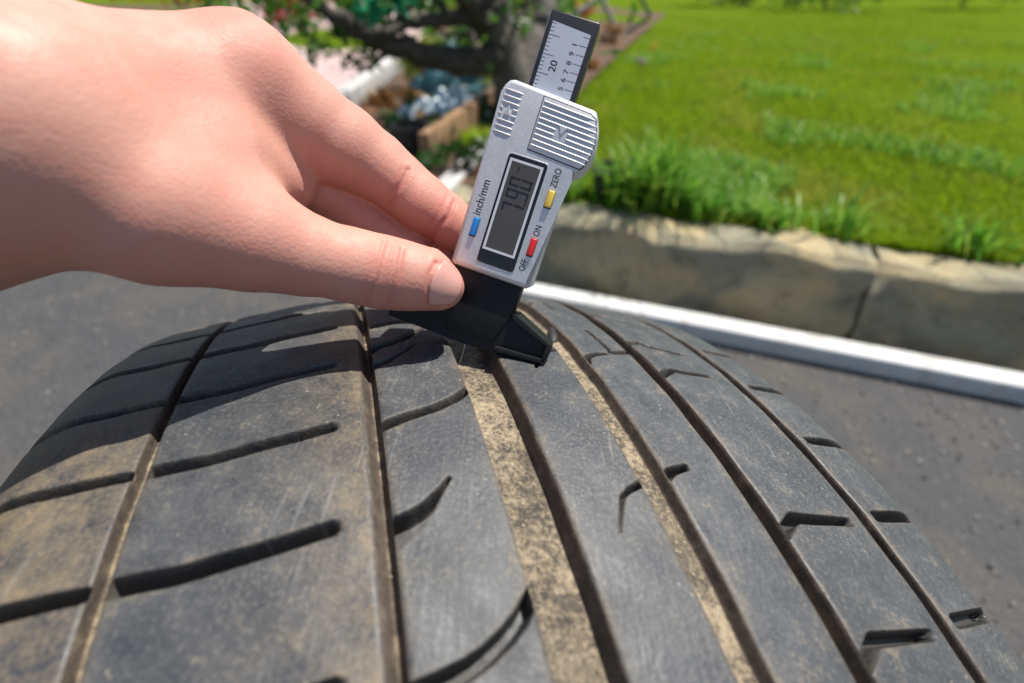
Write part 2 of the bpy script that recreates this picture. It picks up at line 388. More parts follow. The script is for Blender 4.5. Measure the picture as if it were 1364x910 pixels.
    labs = ["outer shoulder of the tread on the left", "wide shoulder rib with slanting slots", "rib cut by long curved sipes, under the gauge",
            "plain middle rib under the right foot of the gauge", "rib right of the middle with short notches", "rib on the right with short side notches", "outer right shoulder of the tread"]
    ed = [0]+cut+[len(us)-1]
    for k in range(len(ed)-1):
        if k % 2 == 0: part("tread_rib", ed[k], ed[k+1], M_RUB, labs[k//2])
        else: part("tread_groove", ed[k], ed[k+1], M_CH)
    # sidewalls and rim
    m = 160; tt = np.linspace(0, 2*math.pi, m, endpoint=False)
    def lathe(name, pr, mat, par):
        n = len(pr); V = []
        for u, r_ in pr:
            V.append(TC+S*(u*AW+r_*(np.cos(tt)[:, None]*E1W+np.sin(tt)[:, None]*E2W))-base_pt)
        V = np.concatenate(V); i = np.arange(n*m).reshape(n, m); a_, b_ = i[:-1], i[1:]
        F = np.stack([a_, np.roll(a_, -1, 1), np.roll(b_, -1, 1), b_], -1).reshape(-1, 4)
        return npmesh(name, V, F, mat, par, True)
    for sgn, ue in ((-1, UL), (1, UR)):
        r0 = float(prof(np.array(ue)))
        pr = [(ue, r0), (ue+sgn*.004, r0-.006), (ue+sgn*.0075, r0-.014), (ue+sgn*.010, r0-.026), (ue+sgn*.0105, r0-.045), (ue+sgn*.006, r0-.07), (ue-sgn*.004, r0-.088), (ue-sgn*.016, r0-.094)]
        lathe("sidewall", pr, M_SW, tyre)
    ra = float(prof(np.array(UL)))-.092
    rim = [(UL+.012, ra), (UL+.014, ra-.012), (UL+.03, ra-.016), (UL+.06, ra-.03), (UR-.05, ra-.03), (UR-.012, ra-.014), (UR-.010, ra)]
    lathe("rim", rim, M_RIM, tyre)
    lathe("wheel_disc", [(UC+.01, .004), (UC+.012, .05), (UC-.006, .10), (UC+.005, ra-.028)], M_RIM, tyre)
M_SW = plain("sidewall_rubber", (.035, .035, .037), .6, 0, .35, 60, .3, .001)
M_RIM = plain("rim_steel", (.32, .33, .34), .4, .8, .2, 30)
build_tyre()
def crumbs():
    r = np.random.default_rng(9); ico = bmesh.new(); bmesh.ops.create_icosphere(ico, subdivisions=1, radius=1)
    IV = np.array([v.co for v in ico.verts]); IF = np.array([[v.index for v in f.verts] for f in ico.faces]); ico.free()
    V = []
    for (a_, b_, d), n in zip(GRV, (40, 30, 170, 120, 50, 20)):
        u = r.uniform(a_+.0016, b_-.0030, n) if b_-a_ > .006 else r.uniform(a_+.001, b_-.001, n)
        th = r.uniform(-.95, -.15, n); sz = r.uniform(.00012, .00042, n)*np.where(r.random(n) > .95, 1.9, 1)
        for k in range(n):
            rr = float(prof(np.array(u[k])))-d
            p = TC+S*(u[k]*AW+rr*(math.cos(th[k])*E1W+math.sin(th[k])*E2W))-base_pt
            V.append(p+IV*sz[k]*r.uniform(.55, 1.2, (len(IV), 1)))
    n = len(V); F = (IF[None]+(np.arange(n)*len(IV))[:, None, None]).reshape(-1, 3)
    a = NT("mud_crumb"); a.set(a.ramp(a.island(), [(0, (.16, .13, .09)), (.6, (.27, .22, .15)), (1, (.40, .34, .25))]), .85)
    o = npmesh("mud_crumbs", np.concatenate(V), F, a.m, tyre); o['kind'] = 'stuff'
crumbs()
def pt_on_tyre(u, th, dh=0.0):
    r = float(prof(np.array(u)))+dh
    return TC+S*(u*AW+r*(math.cos(th)*E1W+math.sin(th)*E2W))
def pebble(p, r, col, label, name="pebble", rough=.5, sq=(1, 1, 1), cat="pebble"):
    bm = bmesh.new(); bmesh.ops.create_icosphere(bm, subdivisions=3, radius=1)
    rr = random.Random(hash(label) % 1000)
    ph = [rr.uniform(0, 6) for _ in range(6)]
    for v in bm.verts:
        k = 1+.14*math.sin(2.3*v.co.x+ph[0])+.12*math.sin(2.9*v.co.y+ph[1])+.1*math.sin(3.4*v.co.z+ph[2])
        v.co = Vector((v.co.x*k*r*sq[0], v.co.y*k*r*sq[1], v.co.z*k*r*sq[2]))
    o = bmo(name, bm, plain(name+"_stone", col, rough, 0, .3, 400), None, True); o.location = p
    return tag(o, label, cat)
pebble(pt_on_tyre(.0535, -.425, -.0042), .0030, (.02, .018, .016), "dark lump standing in for a hole in the groove right of the gauge foot", rough=.6, sq=(.7, 1.9, .6))  # added lump in place of a dark hole in the groove wall
# ------------------------------------------------------------------ depth gauge
GU = np.array([.93895599, .33462793, -.07991115]); GV = np.array([.31353806, -.92792528, -.20161488]); GN = np.array([-.14161755, .16425232, -.97619960])
GO = np.array([-.01064312, -.00035656, .13760622])
Mg = Matrix.Identity(4)
for i, ax in enumerate((GU, GV, GN)):
    wv = c2w(ax)-CAMP
    for j in range(3): Mg[j][i] = wv[j]
wo = c2w(GO)
for j in range(3): Mg[j][3] = wo[j]
gauge = empty("depth_gauge", None, "silver digital tread depth gauge with display and black foot, held upright on the tyre", "depth gauge", mat=Mg)
mm = .001
def sc(pts): return [(x*mm, y*mm) for x, y in pts]
def part(name, outline, z0, z1, mat, bev=0, parent=gauge, seg=3, smooth=True, both=False):
    bm = bmesh.new(); prism(bm, sc(outline), z0*mm, z1*mm, bev*mm, seg, not both)
    return bmo(name, bm, mat, parent, smooth)
FZ = 2.5                                      # front of the silver body
body_out = [(-12.1, 19.2), (-11.3, 18.35), (9.3, 18.3), (10.3, 19.1), (10.4, 48.3), (12.0, 49.3), (13.8, 51.3), (14.6, 53.6), (14.9, 56.0), (14.7, 58.6), (14.1, 61.0), (13.1, 63.2), (12.1, 64.9), (11.3, 65.2), (-9.6, 66.6), (-10.9, 66.2), (-11.9, 64.8), (-12.15, 63)]
part("body", body_out, -7.5, FZ, M_SIL, 2.0, seg=6)
# ribbed slide grip on the right
gx = [(-1.35, 64.55), (11.2, 63.75), (12.55, 62.6), (13.5, 60.6), (14.0, 58.4), (14.1, 56.0), (13.85, 53.9), (13.2, 51.7), (12.6, 50.95), (-1.35, 51.85)]
seam = part("grip_seam", [(-1.55, 64.8), (11.3, 63.95), (12.75, 62.75), (13.7, 60.7), (14.2, 58.4), (14.3, 56), (14.05, 53.8), (13.4, 51.5), (12.7, 50.7), (-1.55, 51.6)], FZ-.4, FZ+.02, M_SEAM)
grip = part("thumb_grip", gx, FZ-.3, FZ+.18, M_SIL, .12, seg=2)
def halfcyl(bm, x0, x1, y, z, r, slope=0, drop0=0, drop1=0, n=8):
    """low rounded ridge lying on the face from x0 to x1"""
    xs = np.concatenate([np.linspace(x0, x0+1.2, 6)[:-1], np.linspace(x0+1.2, x1, 7)]); rings = []; nx = len(xs)-1
    for i, x in enumerate(xs):
        e = 1.0 if 0 < i < nx else .35
        q_ = min(1, max(0, (x0+2.0-x)/2.0)); dz = drop0*(1-math.sqrt(max(0, 1-q_*q_)))*.9+drop1*max(0, 1-(x1-x)/1.6)**2
        yy = y+slope*(x-x0)
        rings.append([bm.verts.new((x*mm, (yy+r*1.0*e*math.cos(math.pi*k/n))*mm, (z-dz+r*1.05*e*math.sin(math.pi*k/n)-.05)*mm)) for k in range(n+1)])
    for a_, b_ in zip(rings, rings[1:]):
        for k in range(n): bm.faces.new((a_[k], a_[k+1], b_[k+1], b_[k]))
def xr(y):                                    # right limit of the grip at height y
    ys = [50.9, 51.7, 53.9, 56.0, 58.4, 60.6, 62.6, 63.75]; xs = [12.6, 13.2, 13.85, 14.1, 14.0, 13.5, 12.55, 11.2]
    return float(np.interp(y, ys, xs))
for k in range(9):
    y = 63.55-k*1.32; sl = -.055
    segs = [(-1.1, xr(y-.75)+.25)]
    if k in (4, 5): segs = [(-1.1, 4.0), (6.9, xr(y-.75)+.25)]
    for x0, x1 in segs:
        bm = bmesh.new(); halfcyl(bm, x0, x1, y+sl*(x0+1.1), FZ+.17, .23, sl); bmo("grip_ridge", bm, M_SIL, gauge, True)
for k in range(8):                            # ridges on the left edge
    y = 63.75-k*1.44
    segs = [(-12.3, -6.6)] if k not in (3, 4) else [(-12.35, -10.4), (-8.0, -6.6)]
    for x0, x1 in segs:
        bm = bmesh.new(); halfcyl(bm, x0, x1, y, FZ+.04, .24, -.03, 1.75 if x0 < -12 else 0); bmo("edge_ridge", bm, M_SIL, gauge, True)
def tri(name, pts):
    part(name, pts, FZ-.2, FZ+.38, M_SIL, .1, seg=1)
tri("arrow_mark", [(-9.9, 57.9), (-8.2, 57.9), (-9.05, 60.4)])
tri("arrow_mark", [(4.45, 59.4), (6.6, 59.2), (5.5, 56.9)])
# display
bez = part("display_bezel", rrect(-5.5, 21.2, 4.95, 49.65, .9), FZ-.5, FZ+.22, M_BEZEL, .2, seg=2)
rim_bm = bmesh.new()
prism(rim_bm, sc(rrect(-5.75, 20.95, 5.2, 49.9, 1.05)), (FZ-.5)*mm, (FZ+.06)*mm, .05*mm, 1); bmo("bezel_lip", rim_bm, M_SIL, gauge, True)
def ring(name, x0, y0, x1, y1, t, z0, z1, mat, parent):
    bm = bmesh.new()
    for c, s in ((((x0+x1)/2, y0+t/2), (x1-x0, t)), (((x0+x1)/2, y1-t/2), (x1-x0, t)), ((x0+t/2, (y0+y1)/2), (t, y1-y0-2*t)), ((x1-t/2, (y0+y1)/2), (t, y1-y0-2*t))):
        box(bm, (c[0]*mm, c[1]*mm, (z0+z1)/2*mm), (s[0]*mm, s[1]*mm, (z1-z0)*mm))
    return bmo(name, bm, mat, parent)
ring("display_outline", -4.85, 24.8, 4.05, 48.6, .62, FZ, FZ+.27, M_FRAME, bez)
part("display_glass", [(-4.23, 25.42), (3.43, 25.42), (3.43, 47.98), (-4.23, 47.98)], FZ, FZ+.25, M_LCD, 0, bez, smooth=False)
SEGS = {'7': 'abc', '9': 'abcdfg', '0': 'abcdef', '.': 'p'}
def digit(ch, ybase, wd=2.3, x0=-3.3, ht=5.9):
    """seven-segment digit reading up the gauge: its top points to -x, its right side to +y"""
    bm = bmesh.new(); t = .57; tz = FZ+.262
    def bar(l0, r0, l1, r1):                  # l: across the digit, r: down from its top
        xa, xb = x0+r0, x0+r1; ya, yb = ybase+l0, ybase+l1
        box(bm, ((xa+xb)/2*mm, (ya+yb)/2*mm, tz*mm), (abs(xb-xa)*mm, abs(yb-ya)*mm, .012*mm))
    h2 = ht/2
    D = {'a': (.1, 0, wd-.1, t), 'g': (.25, h2-t/2, wd-.25, h2+t/2), 'd': (.1, ht-t, wd-.1, ht), 'f': (0, .15, t, h2-.18), 'b': (wd-t, .15, wd, h2-.18),
         'e': (0, h2+.18, t, ht-.15), 'c': (wd-t, h2+.18, wd, ht-.15), 'p': (0, ht-t, t, ht)}
    for s in SEGS[ch]: bar(*D[s])
    bmo("display_digit", bm, M_SEG, bez)
digit('7', 35.6); digit('.', 38.35); digit('9', 39.1); digit('0', 42.1)
# buttons
def button(name, cx, cy, w_, h_, mat):
    part("button_seat", rrect(cx-w_/2-.14, cy-h_/2-.3, cx+w_/2+.14, cy+h_/2+.1, .2, 2), FZ-.4, FZ+.015, M_INK)
    part(name, rrect(cx-w_/2, cy-h_/2, cx+w_/2, cy+h_/2, .3, 3), FZ-.4, FZ+.75, mat, .28)
button("blue_button", -8.5, 29.4, 1.55, 4.7, M_BLUE); button("yellow_button", 7.95, 41.85, 1.75, 4.2, M_YEL); button("red_button", 7.5, 29.1, 1.6, 4.5, M_RED)
def text(s, x, y, size, z, parent=gauge, name="lettering", rot=90, wide=1.0, mat=None, ext=.004):
    cu = bpy.data.curves.new("t", 'FONT'); cu.body = s; cu.size = size*mm; cu.align_x = 'CENTER'; cu.align_y = 'CENTER'; cu.extrude = ext*mm; cu.resolution_u = 4
    cu.offset = .012*size*mm
    o = bpy.data.objects.new("t", cu); COL.objects.link(o); bpy.context.view_layer.update()
    me = bpy.data.meshes.new_from_object(o.evaluated_get(bpy.context.evaluated_depsgraph_get()))
    bpy.data.objects.remove(o)
    q = link(name, me, mat or M_INK, parent)
    q.matrix_local = Matrix.Translation((x*mm, y*mm, z*mm)) @ Matrix.Rotation(math.radians(rot), 4, 'Z') @ Matrix.Diagonal((wide, 1, 1, 1))
    return q
zt = FZ+.008
text("inch/mm", -8.95, 37.0, 2.9, zt, wide=.92); text("ZERO", 7.85, 47.2, 2.35, zt, wide=.80); text("ON", 7.6, 33.45, 2.35, zt, wide=.78); text("OFF", 6.85, 24.0, 2.35, zt, wide=.78)
text("mm", -2.0, 46.3, 1.15, FZ+.258, bez, mat=M_SEG)
# sliding scale
blade = part("scale_blade", rrect(-6.4, 30, 5.95, 84.45, .4, 2), -3.4, .6, plain("blade_black", (.016, .016, .02), .36, 0, .2, 200), .25)
part("blade_edge", [(-6.62, 30), (-6.35, 30), (-6.35, 84.3), (-6.62, 84.3)], -3.5, .35, plain("blade_edge_grey", (.16, .16, .18), .4, .4, .1), .08)
part("scale_label", [(-5.35, 40), (4.65, 40), (4.65, 81.3), (-5.3, 82.1)], .5, .64, M_LABEL, 0, blade, smooth=False)
for k in range(-19, 4):
    y = 78.95+k*.89; L = 2.85 if k % 5 == 0 else 1.0
    bm = bmesh.new(); box(bm, ((-5.33+L/2)*mm, y*mm, .643*mm), (L*mm, .15*mm, .012*mm)); bmo("scale_tick", bm, M_INK, blade)
rt = [80.45, 78.38, 76.25, 74.1, 72.05, 70.05, 68.0, 65.9]
for k, y in enumerate(rt):
    L = 1.5 if k == 0 else 2.15
    bm = bmesh.new(); box(bm, ((4.63-L/2)*mm, y*mm, .643*mm), (L*mm, .14*mm, .012*mm)); bmo("scale_tick", bm, M_INK, blade)
for s, y in zip("198765", rt[1:]): text(s, 1.62, y-.1, 1.75, .645, blade, "scale_number", wide=1.15 if s != '1' else 1.4)
text("20", -1.85, 72.3, 2.5, .645, blade, "scale_number", wide=1.1)
# black foot
foot = [(-12.3, 18.25), (8.15, 18.25), (8.05, 10.7), (9.3, 11.0), (20.4, 6.35), (21.0, 5.6), (21.15, 4.0), (20.15, .25), (5.6, -.95), (2.5, -1.3), (1.6, -1.75), (.9, -1.45), (-6.3, -1.9), (-25.4, -1.5), (-26.2, 2.4), (-25.4, 3.4), (-13.4, 10.0), (-12.3, 10.4)]
ft = part("black_foot", foot, -6.5, 0.0, M_BLACK, .45, seg=3)
part("neck_plate", [(-12.0, 19), (7.9, 19), (7.8, 9.6), (5.2, 1.2), (-8.5, .6), (-12.0, 6.5)], -3, .55, M_BLACK, .4, ft, 2)
def wing_rib(pts, z1):
    part("wing_flange", pts, -1.0, z1, M_BLACK, .3, ft, 2)
wing_rib([(8.3, 10.75), (9.3, 10.9), (20.3, 6.25), (20.2, 5.0), (9.3, 9.3), (8.3, 9.1)], 1.5)
wing_rib([(5.9, -.85), (6.3, .75), (19.5, 1.75), (20.05, .35)], 1.5)
wing_rib([(20.1, .9), (19.3, 1.8), (19.4, 5.3), (20.5, 6.0), (21.0, 4.0)], 1.5)
bm = bmesh.new(); tube(bm, [(-2.2*mm, 4*mm, -2.2*mm), (-2.2*mm, -8.3*mm, -2.2*mm)], .55*mm, 12); bmo("probe_pin", bm, M_STEEL, gauge, True)
# ------------------------------------------------------------------ hand
def cc(x, y, z): return np.array([(x-682)/FPX*z, (y-455)/FPX*z, z])*1000   # mm, camera axes
def seg_d(P, a, b, ra, rb):
    ab = b-a; t = np.clip(((P-a)@ab)/(ab@ab), 0, 1)
    return np.sqrt(((P-a-t[..., None]*ab)**2).sum(-1))-(ra+(rb-ra)*t)
def smin(a, b, k):
    h = np.clip(.5+.5*(b-a)/k, 0, 1); return b+(a-b)*h-k*h*(1-h)
def chain(P, js, k=2.0):
    d = None
    for (p, r), (q, s) in zip(js, js[1:]):
        e = seg_d(P, p, q, r, s); d = e if d is None else smin(d, e, k)
    return d
THUMB = [(cc(590, 382, .1285), 5.5), (cc(567, 372.5, .1278), 7.85), (cc(534, 367, .1265), 8.55), (cc(505, 362, .1250), 8.9), (cc(469, 354, .1235), 8.9), (cc(400, 338, .1180), 9.6), (cc(325, 312, .1120), 11.5)]
THENAR = [(cc(325, 312, .112), 11.5), (cc(220, 278, .104), 15), (cc(90, 235, .098), 17)]
INDEX = [(cc(648, 332, .1520), 5.6), (cc(606, 303, .1480), 6.7), (cc(592, 290, .1470), 7.0), (cc(560, 270, .1455), 7.9), (cc(527, 242, .1435), 8.3), (cc(500, 222, .1415), 9.3), (cc(458, 196, .1370), 10.8), (cc(400, 160, .1310), 12.0), (cc(325, 112, .1230), 13.0)]
MIDDLE = [(cc(602, 366, .1530), 5.5), (cc(543, 335, .1505), 6.6), (cc(486, 296, .1485), 7.3), (cc(440, 258, .1460), 8.4), (cc(350, 150, .1400), 12.0)]
RING = [(cc(560, 356, .180), 5.5), (cc(510, 338, .182), 6.6), (cc(450, 305, .176), 7.6), (cc(362, 195, .154), 11.0)]
PINKY = [(cc(535, 368, .186), 4.8), (cc(495, 352, .186), 5.8), (cc(440, 325, .180), 6.6), (cc(372, 240, .167), 9.5)]
def hand_sdf(P):
    th = chain(P, THUMB, 2.0)
    pad = seg_d(P, cc(585, 386, .1325), cc(560, 378, .1325), 5.0, 6.5); th = smin(th, pad, 3)
    ix = chain(P, INDEX, 2.0)
    bul = seg_d(P, cc(545, 258, .1455), cc(570, 277, .1465), 7.9, 7.3); ix = smin(ix, bul, 2)
    mi = chain(P, MIDDLE, 2.5); ri = chain(P, RING, 2.5); pk = chain(P, PINKY, 2.5)
    f = smin(smin(smin(ix, mi, 1.2), ri, 1.2), pk, 1.2)
    W1, W2, W3 = cc(20, 165, .092), cc(20, 215, .104), cc(30, 230, .112)
    pm = seg_d(P, cc(325, 112, .123), W1, 13, 17)
    pm = smin(pm, seg_d(P, cc(350, 150, .14), W1, 13, 18), 8); pm = smin(pm, seg_d(P, cc(362, 195, .154), W2, 12, 19), 8)
    pm = smin(pm, seg_d(P, cc(372, 240, .167), W3, 11, 17), 8); pm = smin(pm, chain(P, THENAR, 4), 9)
    pm = smin(pm, seg_d(P, cc(290, 215, .114), cc(385, 248, .132), 12, 6.0), 9)
    for m_, w_ in ((cc(322, 100, .1195), W1), (cc(348, 132, .1365), W1), (cc(362, 180, .151), W2)):
        pm = smin(pm, np.sqrt(((P-m_)**2).sum(-1))-11.2, 5)
        up_ = np.array([0, -1., -.15]); a_ = m_+up_*9.5; b_ = m_+(w_-m_)*.72+up_*13.0
        pm = smin(pm, seg_d(P, a_, b_, 3.0, 2.4), 4)
    pm = smin(pm, seg_d(P, W1, cc(-420, 330, .092), 21, 25), 9); pm = smin(pm, seg_d(P, W2, cc(-420, 360, .100), 19, 25), 9)
    return smin(smin(th, pm, 6), smin(f, pm, 6), 2.0)
CREASE = [([(512, 322), (504, 350), (499, 375), (488, 402)], .46, 1.3), ([(536, 332), (531, 362), (522, 388), (514, 412)], .52, 1.3), ([(524, 328), (518, 355), (508, 395)], .22, 1.0), ([(499, 330), (492, 362), (482, 392)], .12, 1.0),
          ([(544, 226), (535, 244), (526, 258), (518, 275)], .62, 1.5), ([(606, 268), (598, 287), (586, 302), (573, 324)], .58, 1.4), ([(536, 224), (527, 246), (516, 262)], .15, 1.1), ([(596, 262), (585, 285), (574, 300)], .12, 1.0),
          ([(581, 350), (572, 365), (570, 385), (573, 405)], .34, 1.2), ([(581, 350), (592, 353), (606, 360)], .28, .9)]
def crease(P):
    z = P[:, 2]; x = 682+FPX*P[:, 0]/z; y = 455+FPX*P[:, 1]/z; d = np.zeros(len(P)); red = np.zeros(len(P))
    for pl, dep, wd in CREASE:
        b = np.full(len(P), 1e9); Q = np.array(pl, float)
        for a_, c_ in zip(Q, Q[1:]):
            v = c_-a_; t = np.clip(((x-a_[0])*v[0]+(y-a_[1])*v[1])/(v@v), 0, 1)
            b = np.minimum(b, np.hypot(x-a_[0]-t*v[0], y-a_[1]-t*v[1]))
        g = b/(FPX/z)/.55*1.0                 # in units of .55 mm
        d += dep*np.exp(-(g/wd)**2); red = np.maximum(red, .46*np.exp(-(g/2.6)**2))
    return d, red
def build_hand():
    h = 1.1; lo = np.array([-152, -92, 60.]); hi = np.array([2, 8, 200.])
    n = ((hi-lo)/h).astype(int)+1
    gx_, gy_, gz_ = [lo[i]+h*np.arange(n[i], dtype=np.float32) for i in range(3)]
    F = np.empty(n, np.float32)
    for i in range(0, n[0], 12):
        P = np.stack(np.meshgrid(gx_[i:i+12], gy_, gz_, indexing='ij'), -1).astype(np.float32)
        F[i:i+12] = hand_sdf(P)
    F[0] = F[-1] = 5; F[:, 0] = F[:, -1] = 5; F[:, :, 0] = F[:, :, -1] = 5
    ins = F < 0
    cs = [ins[i:n[0]-1+i, j:n[1]-1+j, k:n[2]-1+k] for i in (0, 1) for j in (0, 1) for k in (0, 1)]
    cnt = sum(c.astype(np.int8) for c in cs); act = (cnt > 0) & (cnt < 8)
    idx = np.full(act.shape, -1, np.int64); idx[act] = np.arange(act.sum()); cells = np.argwhere(act)
    V = lo+h*(cells+.5); quads = []
    for ax in range(3):
        s0 = [slice(1, -1)]*3; s1 = [slice(1, -1)]*3; s0[ax] = slice(0, -1); s1[ax] = slice(1, None)
        a_, b_ = ins[tuple(s0)], ins[tuple(s1)]; e = np.argwhere(a_ != b_); sg = a_[tuple(e.T)]
        off = np.ones(3, int); off[ax] = 0; e = e+off; o1, o2 = [(1, 2), (2, 0), (0, 1)][ax]
        d1 = np.zeros(3, int); d1[o1] = 1; d2 = np.zeros(3, int); d2[o2] = 1
        q = np.stack([idx[tuple((e-d1-d2).T)], idx[tuple((e-d2).T)], idx[tuple(e.T)], idx[tuple((e-d1).T)]], 1)
        q[~sg] = q[~sg][:, ::-1]; quads.append(q)
    Q = np.concatenate(quads); Q = Q[(Q >= 0).all(1)]
    def grad(P):
        e = .35; g = np.stack([hand_sdf(P+np.eye(3)[i]*e)-hand_sdf(P-np.eye(3)[i]*e) for i in range(3)], -1)
        return g/np.maximum(np.linalg.norm(g, axis=1, keepdims=True), 1e-6)
    inner = ((V > lo+3*h) & (V < hi-3*h)).all(1)
    for _ in range(3):
        d = hand_sdf(V); g = grad(V); V = np.where(inner[:, None], V-np.clip(d, -1, 1)[:, None]*g, V)
    # finer faces on the fingers seen sharp
    me = bpy.data.meshes.new("tmp"); bm = bmesh.new(); vs = [bm.verts.new(v) for v in V]
    for q in Q:
        try: bm.faces.new([vs[i] for i in q])
        except ValueError: pass
    es = [e for e in bm.edges if all(v.co.x > -52 and v.co.z < 160 for v in e.verts)]
    bmesh.ops.subdivide_edges(bm, edges=es, cuts=2, use_grid_fill=True)
    bmesh.ops.triangulate(bm, faces=[f for f in bm.faces if len(f.verts) > 4])
    bm.verts.ensure_lookup_table(); V = np.array([v.co for v in bm.verts])
    inner = ((V > lo+3*h) & (V < hi-3*h)).all(1)
    for _ in range(2):
        d = hand_sdf(V); g = grad(V); V = np.where(inner[:, None], V-np.clip(d, -1, 1)[:, None]*g, V)
    dep, red = crease(V); front = np.clip(-g[:, 2]*2, 0, 1); tipm = np.exp(-(np.linalg.norm(V-THUMB[0][0], axis=1)/13)**2)
    tipi = np.exp(-(np.linalg.norm(V-INDEX[2][0], axis=1)/15)**2)
    wrk = np.maximum(np.exp(-(np.linalg.norm(V-cc(511, 362, .1165), axis=1)/7)**2), 0)
    for kp, ks, ka in ((cc(322, 80, .118), 15, .45), (cc(345, 105, .134), 14, .4), (cc(505, 205, .140), 11, .35), (cc(330, 330, .105), 16, .3)):
        gk = np.exp(-(np.linalg.norm(V-kp, axis=1)/ks)**2); red = np.maximum(red, ka*gk); wrk = np.maximum(wrk, gk)
    red = np.clip(red*front+.45*tipm+.55*tipi+.25*np.clip(g[:, 1], 0, 1), 0, .85)
    V = V-(dep*front)[:, None]*g
    Wd = c2w(V/1000)
    for v, p in zip(bm.verts, Wd): v.co = p
    bmesh.ops.recalc_face_normals(bm, faces=bm.faces); bm.to_mesh(me); bm.free()
    at_ = me.attributes.new('red', 'FLOAT', 'POINT'); at_.data.foreach_set('value', red.astype(np.float32))
    at2 = me.attributes.new('wrinkle', 'FLOAT', 'POINT'); at2.data.foreach_set('value', wrk.astype(np.float32))
    o = link("person", me, M_SKIN, None, True)
    tag(o, "bare left hand pinching the silver gauge between thumb and forefinger", "person")
    # thumb nail: a thin curved plate on the thumb's back
    p0, p1 = cc(566, 374, .1278), cc(590, 383, .1285); axv = (p1-p0)/np.linalg.norm(p1-p0)
    up = np.array([.10, -.12, -1.0]); up -= axv*(up@axv); up /= np.linalg.norm(up); sd_ = np.cross(axv, up)
    if sd_[1] < 0: sd_ = -sd_
    na, nb = 22, 22; P = []
    for i in range(na):
        t = i/(na-1)
        for j in range(nb):
            b = 2*j/(nb-1)-1
            # outline: squarish, rounded at the root
            l = 2.0+t*8.6+1.5*(b*b)*(1-t)-1.5*b*b*t; ang = math.radians(58)*b+math.radians(4)
            c0 = p0+axv*min(l, 4.0); dv = up*math.cos(ang)+sd_*math.sin(ang)
            tilt = max(0, (l-4.0))/6.0
            dv = dv*math.cos(tilt*.95)+axv*math.sin(tilt*.95)
            s = 4.0
            for _ in range(12): s -= float(hand_sdf((c0+dv*s)[None])[0])
            rim = max(abs(b)**6, (1-t)**8); s += .30-.26*rim
            P.append(c0+dv*s)
    P = np.array(P); i = np.arange(na*nb).reshape(na, nb)
    Fq = np.stack([i[:-1, :-1], i[:-1, 1:], i[1:, 1:], i[1:, :-1]], -1).reshape(-1, 4)
    nl = npmesh("thumbnail", c2w(P/1000), Fq, M_NAIL, o, True)
    sm = nl.modifiers.new("s", 'SOLIDIFY'); sm.thickness = .0003; sm.offset = -1
    # dark sleeve that closes the forearm, outside the frame
    bm = bmesh.new(); A_ = c2w(cc(-360, 325, .096)/1000); B_ = c2w((cc(-420, 345, .096)+np.array([-190, 60, -70]))/1000)
    pts = [Vector(A_).lerp(Vector(B_), t) for t in np.linspace(0, 1, 9)]
    tube(bm, pts, [.034+.003*math.sin(k*2.1)+.004*k/8 for k in range(9)], 24); bmo("sleeve", bm, M_SLEEVE, o, True)
build_hand()
# ------------------------------------------------------------------ stone slab, wall, steel bar
def stone_mat(name, a0, a1, patch_col, thr=.55):
    a = NT(name); f = a.noise(10, 6, .65); g = a.noise(90, 5, .7); l_ = a.noise(5.5, 3, .5, .6); s = a.noise(2.2, 3)
    c = a.mix(a.math('MULTIPLY', a.step(g, .35, .7), .6), a.ramp(f, [(.3, a0), (.7, a1)]), tuple(x*.8 for x in a1))
    c = a.mix(a.math('MULTIPLY', a.step(l_, thr, thr+.12), .8), c, patch_col)  # irregular patches of a second, yellower colour
    c = a.mix(a.math('MULTIPLY', a.step(a.noise(28, 5, .7, .5), .52, .68), .55), c, (.10, .085, .06)); c = a.mix(a.math('MULTIPLY', a.step(a.noise(240, 3, .7), .55, .7), .5), c, (.5, .47, .38))
    a.set(c, .9); a.bump(a.math('ADD', g, a.math('ADD', f, a.noise(300, 3, .7))), 1.0, .006); return a.m
M_SLAB = stone_mat("slab_stone", (.28, .26, .18), (.42, .385, .265), (.66, .52, .28), .48)
